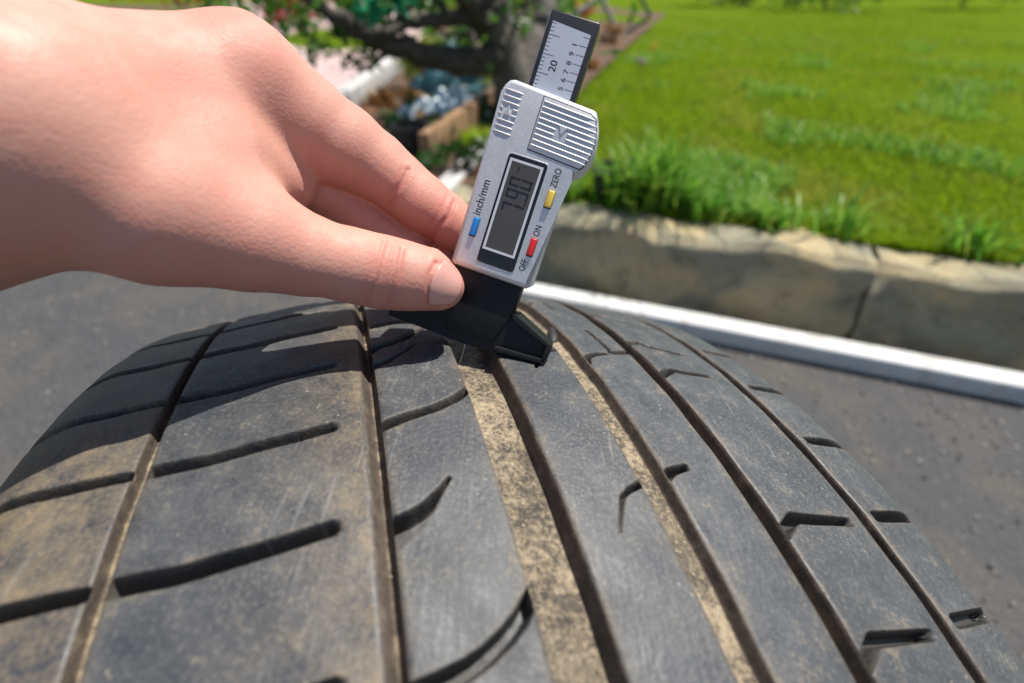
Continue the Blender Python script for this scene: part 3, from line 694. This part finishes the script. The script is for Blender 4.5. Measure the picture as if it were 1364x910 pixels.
# rough blocks with chipped, weathered faces, along the edging line
def rough_slab(x0, x1, y0, y1, z0, z1, seed, amp=1.0):
    r = np.random.default_rng(seed); V = []; F = []
    def face(o, du, dv, nu, nv):
        b = len(V)
        for i in range(nu+1):
            for j in range(nv+1): V.append(np.array(o)+np.array(du)*i/nu+np.array(dv)*j/nv)
        for i in range(nu):
            for j in range(nv):
                k = b+i*(nv+1)+j; F.append((k, k+nv+1, k+nv+2, k+1))
    X, Y, Z = x1-x0, y1-y0, z1-z0
    face((x0, y0, z0), (X, 0, 0), (0, 0, Z), 60, 22); face((x0, y0, z0), (0, 0, Z), (0, Y, 0), 22, 10)
    face((x1, y0, z0), (0, Y, 0), (0, 0, Z), 10, 22); face((x0, y0, z1), (X, 0, 0), (0, Y, 0), 60, 10); face((x1, y1, z0), (-X, 0, 0), (0, 0, Z), 60, 22)
    P = np.array(V); ph = r.uniform(0, 7, 14)
    a_, b_, c_ = P[:, 0], P[:, 1], P[:, 2]
    d = .0045*np.sin(a_*23+ph[0]+2*np.sin(c_*31))+.0035*np.sin(c_*47+ph[1]+a_*19)+.0022*np.sin(a_*83+c_*61+ph[2])+.0018*np.sin(c_*131-a_*97+ph[3])
    zt = .004*np.sin(a_*17+ph[4])+.003*np.sin(a_*43+b_*51+ph[5])
    f = np.clip((c_-z0)/Z, 0, 1); e = np.clip((c_-(z1-.016))/.016, 0, 1)
    g = np.clip((y0+.016-b_)/.016, 0, 1)
    P[:, 1] = b_+amp*d+.010*e*e*g-.012*(1-f); P[:, 2] = c_+amp*zt*f-.006*g*g*e
    P[:, 0] = a_+.003*np.sin(c_*53+ph[6])*np.clip(np.abs(a_-(x0+x1)/2)/(X/2)*4-3, 0, 1)
    return P, np.array(F)
ex0 = float(TA_.x); ang = math.atan2(TDIR.y, TDIR.x)
Mk = Matrix.Translation((ex0, yl(ex0), 0)) @ Matrix.Rotation(ang, 4, 'Z')
kerb = empty("stone_edging", None, "low weathered tan grey stone edging holding back the lawn behind the tyre", "edging", mat=Mk)
ss = [-1.5, -.9, -.2, .72, 1.35, 1.9]
for k, (x0, x1) in enumerate(zip(ss, ss[1:])):
    P, F = rough_slab(x0+.003, x1-.003, .004*math.sin(k*2.1), .105, -.04, .156+.004*math.sin(k*1.7), 31+k)
    npmesh("stone_block", P, F, M_SLAB, kerb, True)
# steel tube on the yard
a = NT("galvanised_steel"); f = a.noise(30, 5, .65); g = a.noise(160, 4, .7); st = a.noise(14, 4, .6, .8)
c = a.ramp(f, [(.3, (.50, .50, .49)), (.7, (.63, .63, .62))]); c = a.mix(a.math('MULTIPLY', a.step(st, .5, .7), .6), c, (.33, .29, .23))
c = a.mix(a.math('MULTIPLY', a.step(g, .60, .72), .7), c, (.20, .17, .13)); a.set(c, .62); a.bump(a.math('ADD', f, g), .35, .0015); M_GALV = a.m
A_ = TA_; dr = TDIR; L = (TB_-TA_).length*4.4
bm = bmesh.new(); prism(bm, rrect(-.022, 0, .022, .036, .005, 3), 0, L, .001, 1)
bar = bmo("steel_tube", bm, M_GALV, None, True)
zax = dr; yax = Vector((0, 0, 1)); xax = yax.cross(zax); Mb = Matrix((xax, yax, zax)).transposed().to_4x4(); Mb.translation = Vector((A_.x, A_.y, 0)); bar.matrix_world = Mb
tag(bar, "long pale galvanised steel tube lying on the asphalt between tyre and stones", "steel tube")
pp = gp(856, 440, .012); pebble(pp, .017, (.30, .33, .42), "small bluish shiny pebble on the dark asphalt beside the steel tube", rough=.2, sq=(1.2, .8, .7), name="blue_pebble")
# ------------------------------------------------------------------ grass
def blades(name, pos, hgt, wid, lean, mat, label, cat, kind='stuff', seed=1, spread=None, parent=None):
    r = np.random.default_rng(seed); n = len(pos)
    az = r.uniform(0, 2*np.pi, n); d = np.stack([np.cos(az), np.sin(az), np.zeros(n)], 1); sdv = np.stack([-np.sin(az), np.cos(az), np.zeros(n)], 1)
    hh = hgt*r.uniform(.55, 1.25, n)[:, None]; ww = wid*r.uniform(.7, 1.3, n)[:, None]; le = lean*r.uniform(.2, 1.3, n)[:, None]
    z = np.array([0, 0, 1.]); p = pos
    V = np.stack([p-sdv*ww, p+sdv*ww, p+z*hh*.55+d*hh*le*.25-sdv*ww*.8, p+z*hh*.55+d*hh*le*.25+sdv*ww*.8, p+z*hh*(1-.3*le)+d*hh*le-sdv*ww*.15, p+z*hh*(1-.3*le)+d*hh*le+sdv*ww*.15], 1).reshape(-1, 3)
    b = np.arange(n)[:, None]*6
    F = np.concatenate([b+np.array([[0, 1, 3, 2]]), b+np.array([[2, 3, 5, 4]])], 1).reshape(-1, 4)
    o = npmesh(name, V, F, mat, parent)
    if parent is None: tag(o, label, cat, None, kind)
    return o
M_GR = leafy("grass_blade", [(.13, .23, .006), (.21, .33, .008), (.32, .43, .010), (.25, .34, .008)], .7, .45)
def patchy(m, dry):
    nt = m.node_tree; rp = [n for n in nt.nodes if n.type == 'VALTORGB'][0]
    tc = nt.nodes.new('ShaderNodeTexCoord'); nz = nt.nodes.new('ShaderNodeTexNoise'); nz.inputs['Scale'].default_value = 2.6; nz.inputs['Detail'].default_value = 4
    mr = nt.nodes.new('ShaderNodeMapRange'); mr.inputs['From Min'].default_value = .50; mr.inputs['From Max'].default_value = .68; mr.inputs['To Max'].default_value = .75
    mx = nt.nodes.new('ShaderNodeMix'); mx.data_type = 'RGBA'; mx.inputs[7].default_value = (*dry, 1)
    nt.links.new(tc.outputs['Object'], nz.inputs['Vector']); nt.links.new(nz.outputs['Fac'], mr.inputs['Value']); nt.links.new(mr.outputs[0], mx.inputs[0])
    tg = [l.to_socket for l in rp.outputs[0].links]; nt.links.new(rp.outputs[0], mx.inputs[6])
    for t in tg: nt.links.new(mx.outputs[2], t)
patchy(M_GR, (.36, .36, .05))
M_GR2 = leafy("tall_grass_blade", [(.07, .20, .02), (.13, .32, .03), (.22, .42, .04), (.34, .45, .08)], .4, .45)
nb = 260000; tt = .10+RNG.random(nb)**2.1*13; xx = RNG.uniform(-.2, 1, nb)*(.9+tt*1.1); yy = float(TA_.y)+.094+(xx-ex0)*float(TDIR.y/TDIR.x)+tt
EDGE = [gp(x, y, PL) for x, y in ((655, 330), (700, 215), (785, 112), (832, 68), (896, 12))]
ex = np.interp(yy, [e[1] for e in EDGE], [e[0] for e in EDGE])
dep = yy*math.cos(PITCH)+(HC-PL)*math.sin(PITCH)
ok = (xx > ex) & (xx/np.maximum(dep, .05)*FPX < 760) & (yy > .12)
ok &= np.cumsum(ok) < 110000
P = np.stack([xx, yy, np.full_like(xx, PL-.004)], 1)[ok]
blades("lawn_grass", P, .028, .0022, .6, M_GR, "bright sunlit short lawn grass on the slope behind the gauge", "grass")
nb = 60000; tt = .12+RNG.random(nb)**1.7*5; xx = RNG.uniform(-.2, 1, nb)*(.9+tt*1.1); yy = float(TA_.y)+.094+(xx-ex0)*float(TDIR.y/TDIR.x)+tt
nz = np.sin(xx*7.3+2*np.sin(yy*4.1))+np.sin(yy*6.1+1.7*np.sin(xx*5.2))+.5*np.sin(xx*17+yy*13)
ok = (xx > np.interp(yy, [e[1] for e in EDGE], [e[0] for e in EDGE])+.05) & (nz > .95) & (yy > .15); ok &= np.cumsum(ok) < 9000
P = np.stack([xx, yy, np.full_like(xx, PL-.004)], 1)[ok]
blades("lawn_tufts", P, .055, .0026, .8, M_GR2, "taller darker tufts scattered through the short lawn", "grass", seed=3)
# tall leafy clumps along the edging
def clump(cx, cy, n, hgt, label, seed, wid=.004):
    r = np.random.default_rng(seed); p = np.array([cx, cy, PL-.005])+np.stack([r.normal(0, .022, n), r.normal(0, .018, n), np.zeros(n)], 1)
    root = empty("grass_clump", (cx, cy, PL), label, "grass clump", "long bladed grass clumps along the stone edging")
    o = blades("blade_tuft", p-np.array([cx, cy, PL]), hgt, wid, .75, M_GR2, None, None, None, seed, parent=root)
labs = ["long bladed green clump just right of the gauge body, above the edging", "dense green clump growing behind the stone edging below the black pot", "tall bright clump right of the black pot",
        "broad tallest clump further right of the black pot", "shorter pale clump behind the tallest one", "lime tinted clump behind the gauge's lower edge"]
for k, (px, py, n, hg) in enumerate([(768, 300, 50, .050), (800, 304, 45, .026), (842, 303, 80, .105), (878, 304, 80, .12), (888, 285, 50, .10), (735, 298, 50, .06)]):
    g = gp(px, py, PL); clump(g[0], max(g[1], yl(g[0])+.125), int(n*1.3), hg*1.45, labs[k], 100+k)
for k, (px, py, n, hg) in enumerate([(945, 312, 60, .09), (1035, 322, 70, .08), (1120, 330, 50, .10), (1290, 345, 60, .09)]):
    g = gp(px, py, PL); clump(g[0], max(g[1], yl(g[0])+.125), n, hg, ["clump nearest the joint between the two big edging stones at the right", "second clump right of that edging joint, broad and low", "thin tall clump right of the middle of the right edging stone", "rightmost grass clump on the edging"][k], 140+k)
# black pot in the grass
g = gp(808, 262, PL); bm = bmesh.new()
pr = [(.0, .0), (.028, .0), (.034, .06), (.038, .062), (.038, .074), (.033, .074), (.031, .064), (.0, .062)]
def lathe_bm(bm, pr, c=(0, 0, 0), n=24):
    rings = []
    for r_, z in pr:
        if r_ < 1e-6: rings.append([bm.verts.new((c[0], c[1], c[2]+z))]*n)
        else: rings.append([bm.verts.new((c[0]+r_*math.cos(2*math.pi*k/n), c[1]+r_*math.sin(2*math.pi*k/n), c[2]+z)) for k in range(n)])
    for a_, b_ in zip(rings, rings[1:]):
        for k in range(n):
            q = []
            for v in (a_[k], a_[(k+1) % n], b_[(k+1) % n], b_[k]):
                if v not in q: q.append(v)
            if len(q) > 2: bm.faces.new(q)
def pot(loc, k, label, mat, name="flower_pot"):
    root = empty(name, loc, label, "flower pot")
    bm = bmesh.new(); lathe_bm(bm, [(r_*k, z*k) for r_, z in pr[:-2]]); bmo("pot_wall", bm, mat, root, True)
    bm = bmesh.new(); lathe_bm(bm, [(0, .058*k), (.020*k, .061*k), (.0335*k, .058*k)]); bmo("pot_soil", bm, M_SOIL, root, True)
M_POT = plain("black_pot", (.016, .016, .018), .5, 0, .2, 60)
g = gp(808, 272, PL); pot(g, 1.15, "small black flower pot standing in the grass right of the gauge", M_POT)
# ------------------------------------------------------------------ garden on the left
poly = [gp(x, y, PL) for x, y in ((700, 215), (785, 112), (832, 68), (896, 12), (300, 6))]
poly = [Vector((-3.2, yl(-3.2)+.10, PL+.016)), Vector((.02, yl(.02)+.10, PL+.016))]+[Vector((p[0], p[1], PL+.016)) for p in poly]; poly[-1].x = -12
sheet("garden_soil", poly, M_SOIL)
M_PAVE = plain("pink_paving", (.46, .33, .31), .8, 0, .15, 14, .3, .004)
q = [gp(300, 170, PL), gp(462, 143, PL), gp(535, 80, PL), gp(610, 20, PL), gp(560, 4, PL), gp(300, 4, PL)]
sheet("path", [Vector((p[0], p[1], PL+.022)) for p in q], M_PAVE)
def beam(name, a_, b_, w_, h_, mat, label, cat, up=(0, 0, 1), bev=.003):
    a_, b_ = Vector(a_), Vector(b_); z = (b_-a_).normalized(); x = Vector(up).cross(z).normalized(); y = z.cross(x)
    bm = bmesh.new(); prism(bm, rrect(-w_/2, -h_/2, w_/2, h_/2, min(w_, h_)*.12, 2), 0, (b_-a_).length, bev, 1, False)
    o = bmo(name, bm, mat, None, True); M_ = Matrix((x, y, z)).transposed().to_4x4(); M_.translation = a_; o.matrix_world = M_
    return tag(o, label, cat)
def on(px, py, h): p = gp(px, py, PL+h); return Vector(p)
M_CONC = plain("pale_concrete", (.46, .45, .43), .8, 0, .15, 40, .3, .003); M_WOOD = plain("weathered_timber", (.26, .15, .075), .7, 0, .4, 25, .3, .004)
M_GREYW = plain("grey_timber", (.33, .31, .29), .75, 0, .25, 25, .3, .003)
beam("path_kerb", on(440, 152, .04), on(545, 72, .04), .07, .09, M_CONC, "pale concrete kerb along the pinkish path at upper left", "kerb")
beam("timber_board", on(566, 205, .05), on(668, 128, .05), .03, .10, M_WOOD, "brown timber board edging the raised bed left of the gauge", "board")
# crumpled pale blue sheet
def mound(name, c, rx, ry, hz, mat, label, cat, seed=0, n=110, rough=.35):
    r = np.random.default_rng(seed); ph = r.uniform(0, 6, 8); X, Y = np.meshgrid(np.linspace(-1, 1, n), np.linspace(-1, 1, n)); rr = np.clip(1-(X**2+Y**2), 0, 1)
    Z = hz*rr**.7*(1+rough*np.sin(5*X+ph[0]+2*Y)*np.sin(4*Y+ph[1])+rough*.6*np.sin(11*X-7*Y+ph[2]))
    V = np.stack([c[0]+X*rx, c[1]+Y*ry, c[2]+Z], -1).reshape(-1, 3); i = np.arange(n*n).reshape(n, n)
    F = np.stack([i[:-1, :-1], i[:-1, 1:], i[1:, 1:], i[1:, :-1]], -1).reshape(-1, 4)
    keep = (rr.reshape(-1)[F] > 0).any(1)
    o = npmesh(name, V-np.array(c), F[keep], mat, smooth=True); o.location = c; return tag(o, label, cat)
g = on(595, 158, .02); mound("plastic_sheet", g, .17, .13, .075, plain("blue_white_plastic", (.55, .68, .76), .3, 0, .2, 12), "crumpled pale blue plastic sheet heaped behind the brown board", "plastic sheet", 3)
g = on(610, 118, .02); mound("tarpaulin", g, .22, .14, .12, plain("teal_tarp", (.03, .10, .12), .45, 0, .3, 10), "dark teal tarpaulin heaped behind the pale plastic sheet", "tarpaulin", 5)
g = on(690, 52, .01); pebble(Vector(g)+Vector((0, 0, .06)), .13, (.40, .38, .33), "pale grey boulder beside the tree trunk", name="boulder", rough=.8, sq=(1.3, .7, .7), cat="boulder")
beam("paving_strip", on(585, 262, .01), on(655, 188, .01), .05, .03, M_CONC, "pale narrow paving strip slanting behind the gauge's left edge", "paving strip")
M_LIME = leafy("lime_blade", [(.22, .38, .015), (.34, .48, .02), (.42, .52, .03)], .5, .4)
g = on(622, 196, 0); r = np.random.default_rng(5); P = np.array(g)+np.stack([r.normal(0, .09, 900), r.normal(0, .05, 900), np.zeros(900)], 1)
blades("lime_grass", P, .05, .003, .7, M_LIME, "lime green patch of ground cover in front of the brown board", "ground cover")
for k, (px, py, s, lb) in enumerate([(552, 216, 1.35, "black flower pot half hidden behind the forefinger, left of the brown board")]):
    pot(on(px, py, 0), s, lb, M_POT)
# leaves
def leaf_cloud(c, rad, n, size, seed, squash=None):
    r = np.random.default_rng(seed); cl = r.normal(0, .55, (max(6, n//70), 3)); cl /= np.maximum(1, np.linalg.norm(cl, axis=1, keepdims=True))
    p = cl[r.integers(0, len(cl), n)]+r.normal(0, .20, (n, 3)); p = np.array(c)+p*np.array(rad)
    t = r.normal(0, 1, (n, 3)); t /= np.linalg.norm(t, axis=1, keepdims=True); u_ = np.cross(t, r.normal(0, 1, (n, 3))); u_ /= np.linalg.norm(u_, axis=1, keepdims=True)
    s = size*r.uniform(.6, 1.3, (n, 1)); nn = np.cross(t, u_)
    V = np.stack([p-t*s, p+u_*s*.42+nn*s*.12, p+t*s, p-u_*s*.42+nn*s*.12], 1).reshape(-1, 3); return V
def cloud_mesh(name, Vs, mat, parent=None):
    V = np.concatenate(Vs); F = np.arange(len(V)).reshape(-1, 4); return npmesh(name, V, F, mat, parent)
M_LEAF = leafy("tree_leaf", [(.035, .10, .015), (.065, .17, .02), (.12, .26, .03), (.05, .14, .03)], .35, .4)
M_TEAL = leafy("glossy_leaf", [(.02, .22, .10), (.04, .32, .15), (.03, .26, .14)], .3, .5)
M_YG = leafy("yellow_green_leaf", [(.16, .24, .02), (.26, .34, .03), (.34, .36, .05), (.12, .2, .02)], .45, .4)
M_DG = leafy("dark_leaf", [(.02, .06, .012), (.035, .09, .018), (.06, .13, .02)], .45, .3)
M_ORG = leafy("rust_leaf", [(.34, .12, .03), (.42, .20, .05), (.22, .12, .04), (.30, .22, .06)], .5, .35)
M_OFL = leafy("orange_petal", [(.75, .16, .03), (.80, .25, .05), (.10, .2, .03)], .5, .3)
M_REDL = leafy("red_leaf", [(.30, .015, .02), (.38, .03, .03), (.22, .01, .02)], .45, .35)
M_BARK = plain("bark", (.060, .048, .038), .9, 0, .45, 30, .9, .012); M_BARK2 = plain("grey_bark", (.115, .10, .085), .9, 0, .4, 25, .9, .012)
# tree with a low spreading limb
TY = 2.0
tb = on(688, 168, 0); tree = empty("tree", tb, "old garden tree with grey trunk and dark spreading limbs behind the gauge", "tree")
def loc(p): return Vector(p)-Vector(tb)
def limb(name, pts, rads, mat):
    P = [loc(at(x, y, Y)) for x, y, Y in pts]; sm, rr = [], []
    for i in range(len(P)-1):
        for t in np.linspace(0, 1, 5, endpoint=False): 
            p = P[i].lerp(P[i+1], t); p += Vector((random.gauss(0, .004), random.gauss(0, .004), random.gauss(0, .004))); sm.append(p); rr.append(rads[i]+(rads[i+1]-rads[i])*t)
    sm.append(P[-1]); rr.append(rads[-1]); bm = bmesh.new(); tube(bm, sm, rr, 12); bmo(name, bm, mat, tree, True)
y0 = float(tb[1])
limb("trunk", [(690, 172, y0), (686, 120, y0), (672, 70, y0), (660, 30, y0-.02), (650, -40, y0-.05), (640, -160, y0)], [.085, .068, .060, .05, .042, .03], M_BARK2)
limb("limb", [(668, 78, y0-.02), (610, 82, y0-.10), (560, 74, y0-.16), (510, 58, y0-.22), (470, 36, y0-.28), (400, -10, y0-.3)], [.045, .040, .034, .028, .022, .012], M_BARK)
limb("limb", [(655, 40, y0-.02), (628, 10, y0-.08), (612, -20, y0-.12), (590, -90, y0-.15)], [.045, .036, .030, .015], M_BARK)
limb("limb", [(640, 20, y0-.04), (590, 26, y0-.14), (545, 34, y0-.2), (500, 44, y0-.26)], [.024, .020, .016, .012], M_BARK)
limb("limb", [(510, 56, y0-.22), (540, 10, y0-.2), (570, -30, y0-.2)], [.016, .013, .010], M_BARK)
limb("limb", [(690, 110, y0+.02), (722, 40, y0+.12), (735, -20, y0+.2)], [.06, .045, .03], M_BARK2)
for (pts_) in ([(640, 74), (628, 44), (600, 50), (578, 36)], [(560, 74), (548, 50), (520, 30), (500, 24)], [(600, 26), (586, 4), (560, -12)], [(520, 60), (500, 84), (478, 96)], [(668, 60), (690, 26), (712, -6)], [(650, 30), (668, 4), (676, -20)]):
    limb("twig", [(x, y, y0-.16+.03*i) for i, (x, y) in enumerate(pts_)], [.010, .008, .006, .004][:len(pts_)], M_BARK)
vs = []
for k, (x, y, Y, rx, n) in enumerate([(478, 14, y0-.10, .09, 300), (448, 56, y0-.16, .10, 220), (505, -22, y0-.1, .13, 300), (566, -6, y0+.05, .09, 140), (640, 2, y0+.10, .16, 380), (612, 42, y0+.25, .12, 200), (700, 4, y0+.25, .16, 200), (560, -60, y0, .35, 500), (680, -110, y0, .5, 800), (400, -30, y0-.3, .25, 320)]):
    vs.append(leaf_cloud(loc(at(x, y, Y)), (rx, rx, rx*.75), int(n*1.05), .018, 20+k))
cloud_mesh("crown", vs, M_LEAF, tree)
vs = [leaf_cloud(loc(at(x, y, y0-.3)), (rx,)*3, n, .036, 60+k) for k, (x, y, rx, n) in enumerate([(495, 26, .035, 7), (520, 5, .05, 12), (538, 2, .03, 6), (478, 14, .04, 6)])]
cloud_mesh("glossy_leaves", vs, M_TEAL, tree)["label"] = "bright glossy leaves catching the light at upper left"
# bushes
def bush(px, py, w_, h_, n, mat, size, label, seed, dy=0, group=None):
    g = on(px, py, 0); g.y += dy; root = empty("bush", g, label, "bush", group)
    cloud_mesh("foliage", [leaf_cloud((0, 0, h_*.55), (w_, w_*.8, h_*.5), n, size, seed)], mat, root)
    bm = bmesh.new(); rr = random.Random(seed)
    for _ in range(5):
        a_ = rr.uniform(0, 6.28); tube(bm, [(0, 0, 0), (math.cos(a_)*w_*.3, math.sin(a_)*w_*.3, h_*.45), (math.cos(a_)*w_*.5, math.sin(a_)*w_*.5, h_*.8)], [.008, .006, .003], 6)
    bmo("stems", bm, M_BARK, root, True)
bush(572, 124, .14, .21, 620, M_YG, .018, "yellow green bush behind the dark limb at upper left", 1)
bush(608, 108, .14, .22, 620, M_LEAF, .018, "mid green bush left of the trunk above the plastic sheet", 2)
bush(524, 146, .09, .10, 300, M_ORG, .014, "rust coloured bush above the forefinger beside the kerb", 3)
bush(644, 128, .12, .17, 360, M_YG, .018, "light green bush touching the trunk's left side", 4)
bush(655, 172, .08, .10, 220, M_DG, .016, "low dark bush between brown board and gauge", 5)
bush(588, 204, .09, .10, 240, M_DG, .016, "low dark bush in front of the pale plastic sheet", 14)
bush(640, 96, .14, .24, 520, M_LEAF, .018, "bright green bush rising behind the fork of the dark limbs", 21)
bush(560, 172, .07, .10, 260, M_DG, .014, "dark little plant in front of the rust coloured bush", 22)
bush(612, 240, .09, .09, 260, M_DG, .014, "dark tangled plant beside the pale paving strip", 15)
bush(536, 205, .08, .11, 260, M_DG, .014, "dark bush just over the forefinger in front of the black pot", 16)
bush(578, 178, .06, .08, 180, M_ORG, .013, "small rusty plant between black pot and brown board", 17)
bush(640, 60, .16, .20, 380, M_DG, .022, "shady dark bush behind the trunk's left side", 18)
bush(812, 62, .11, .13, 320, M_ORG, .017, "rust brown bush at the lawn's edge right of the scale", 6)
bush(786, 96, .07, .08, 180, M_ORG, .015, "small brown seed heads beside the scale's right edge", 7)
bush(775, 30, .14, .22, 380, M_OFL, .020, "orange flowering bush at the top behind the scale", 8)
bush(735, 46, .20, .28, 600, M_LEAF, .022, "green bush behind the top of the scale", 9)
bush(410, 40, .5, .50, 900, M_REDL, .035, "deep red leaved bush at the top left above the hand", 10)
bush(250, 20, .9, .8, 1200, M_REDL, .05, "larger dark red bush behind the hand at far upper left", 11)
bush(600, 24, .45, .40, 900, M_YG, .035, "pale green bush beyond the pinkish path", 12)
bush(690, 26, .5, .5, 900, M_DG, .040, "big dark bush beyond the tree trunk", 13)
for k, (px, py, w_, h_, m_, lb) in enumerate([(960, 10, .8, .9, M_DG, "dark round shrub at the far end of the lawn, left of three"), (1100, 14, 1.0, .7, M_LEAF, "broad green shrub at the far end of the lawn, middle of three"), (1280, 12, .9, 1.0, M_YG, "yellow green shrub at the far end of the lawn, right of three")]):
    bush(px, py, w_, h_, 1300, m_, .055, lb, 40+k)
# grey timber frame behind the scale
tr = empty("pole_trestle", on(800, 60, 0), "weathered grey trestle of crossed poles above the lawn's edge", "trestle")
yb = float(tr.location.y)
for (x0, y0_, x1, y1) in [(700, 66, 806, -8), (796, -14, 822, 42), (720, -10, 745, 60)]:
    bm = bmesh.new(); tube(bm, [Vector(at(x0, y0_, yb))-tr.location, Vector(at(x1, y1, yb+.05))-tr.location], .020, 10); bmo("pole", bm, M_GREYW, tr, True)
# dark green bent pipe
gq = on(832, 46, 0); yb = float(gq.y)
bm = bmesh.new(); tube(bm, [at(828, 47, yb), at(846, 36, yb), at(860, 28, yb), at(866, 20, yb), at(858, 6, yb), at(848, -12, yb)], .017, 10)
o = bmo("bent_pipe", bm, plain("green_pipe", (.035, .06, .05), .5), None, True); tag(o, "dark green bent pipe standing at the far edge of the lawn", "pipe")
M_YFL = leafy("yellow_petal", [(.75, .55, .06), (.8, .65, .15)], .5, .3)
def flower(px, py, mat, label):
    g = on(px, py, 0); root = empty("dandelion", g, label, "flower")
    bm = bmesh.new(); tube(bm, [(0, 0, 0), (.003, 0, .04)], .002, 6); bmo("stem", bm, M_DG, root)
    cloud_mesh("bloom", [leaf_cloud((.003, 0, .045), (.03, .03, .012), 70, .016, px)], mat, root)
flower(868, 72, M_YFL, "yellow bloom in the lawn above the greyish seed head")
flower(852, 92, plain("seed_head", (.42, .38, .33), .8), "greyish seed head in the lawn below the yellow bloom")
# loose grit on the asphalt
r = np.random.default_rng(77); ico = bmesh.new(); bmesh.ops.create_icosphere(ico, subdivisions=1, radius=1)
IV = np.array([v.co for v in ico.verts]); IF = np.array([[v.index for v in f.verts] for f in ico.faces]); ico.free()
n = 8000; px_ = r.uniform(-1.2, 1.7, n); pos = np.stack([px_, float(TA_.y)-.02+(px_-ex0)*float(TDIR.y/TDIR.x)-r.random(n)**1.8*.8], 1); sz = .0008+.0032*r.random(n)**2.5
V = IV[None]*sz[:, None, None]*r.uniform(.45, 1.25, (n, len(IV), 1)); V[..., 2] *= .7
V[..., 0] += pos[:, 0, None]; V[..., 1] += pos[:, 1, None]; V[..., 2] += sz[:, None]*.4
F = (IF[None]+(np.arange(n)*len(IV))[:, None, None]).reshape(-1, 3)
a = NT("grit"); a.set(a.ramp(a.island(), [(0, (.06, .06, .06)), (.5, (.18, .17, .15)), (1, (.36, .32, .26))]), .8)
tag(npmesh("grit", V.reshape(-1, 3), F, a.m), "loose pale grit scattered over the dark asphalt yard", "grit", None, "stuff")
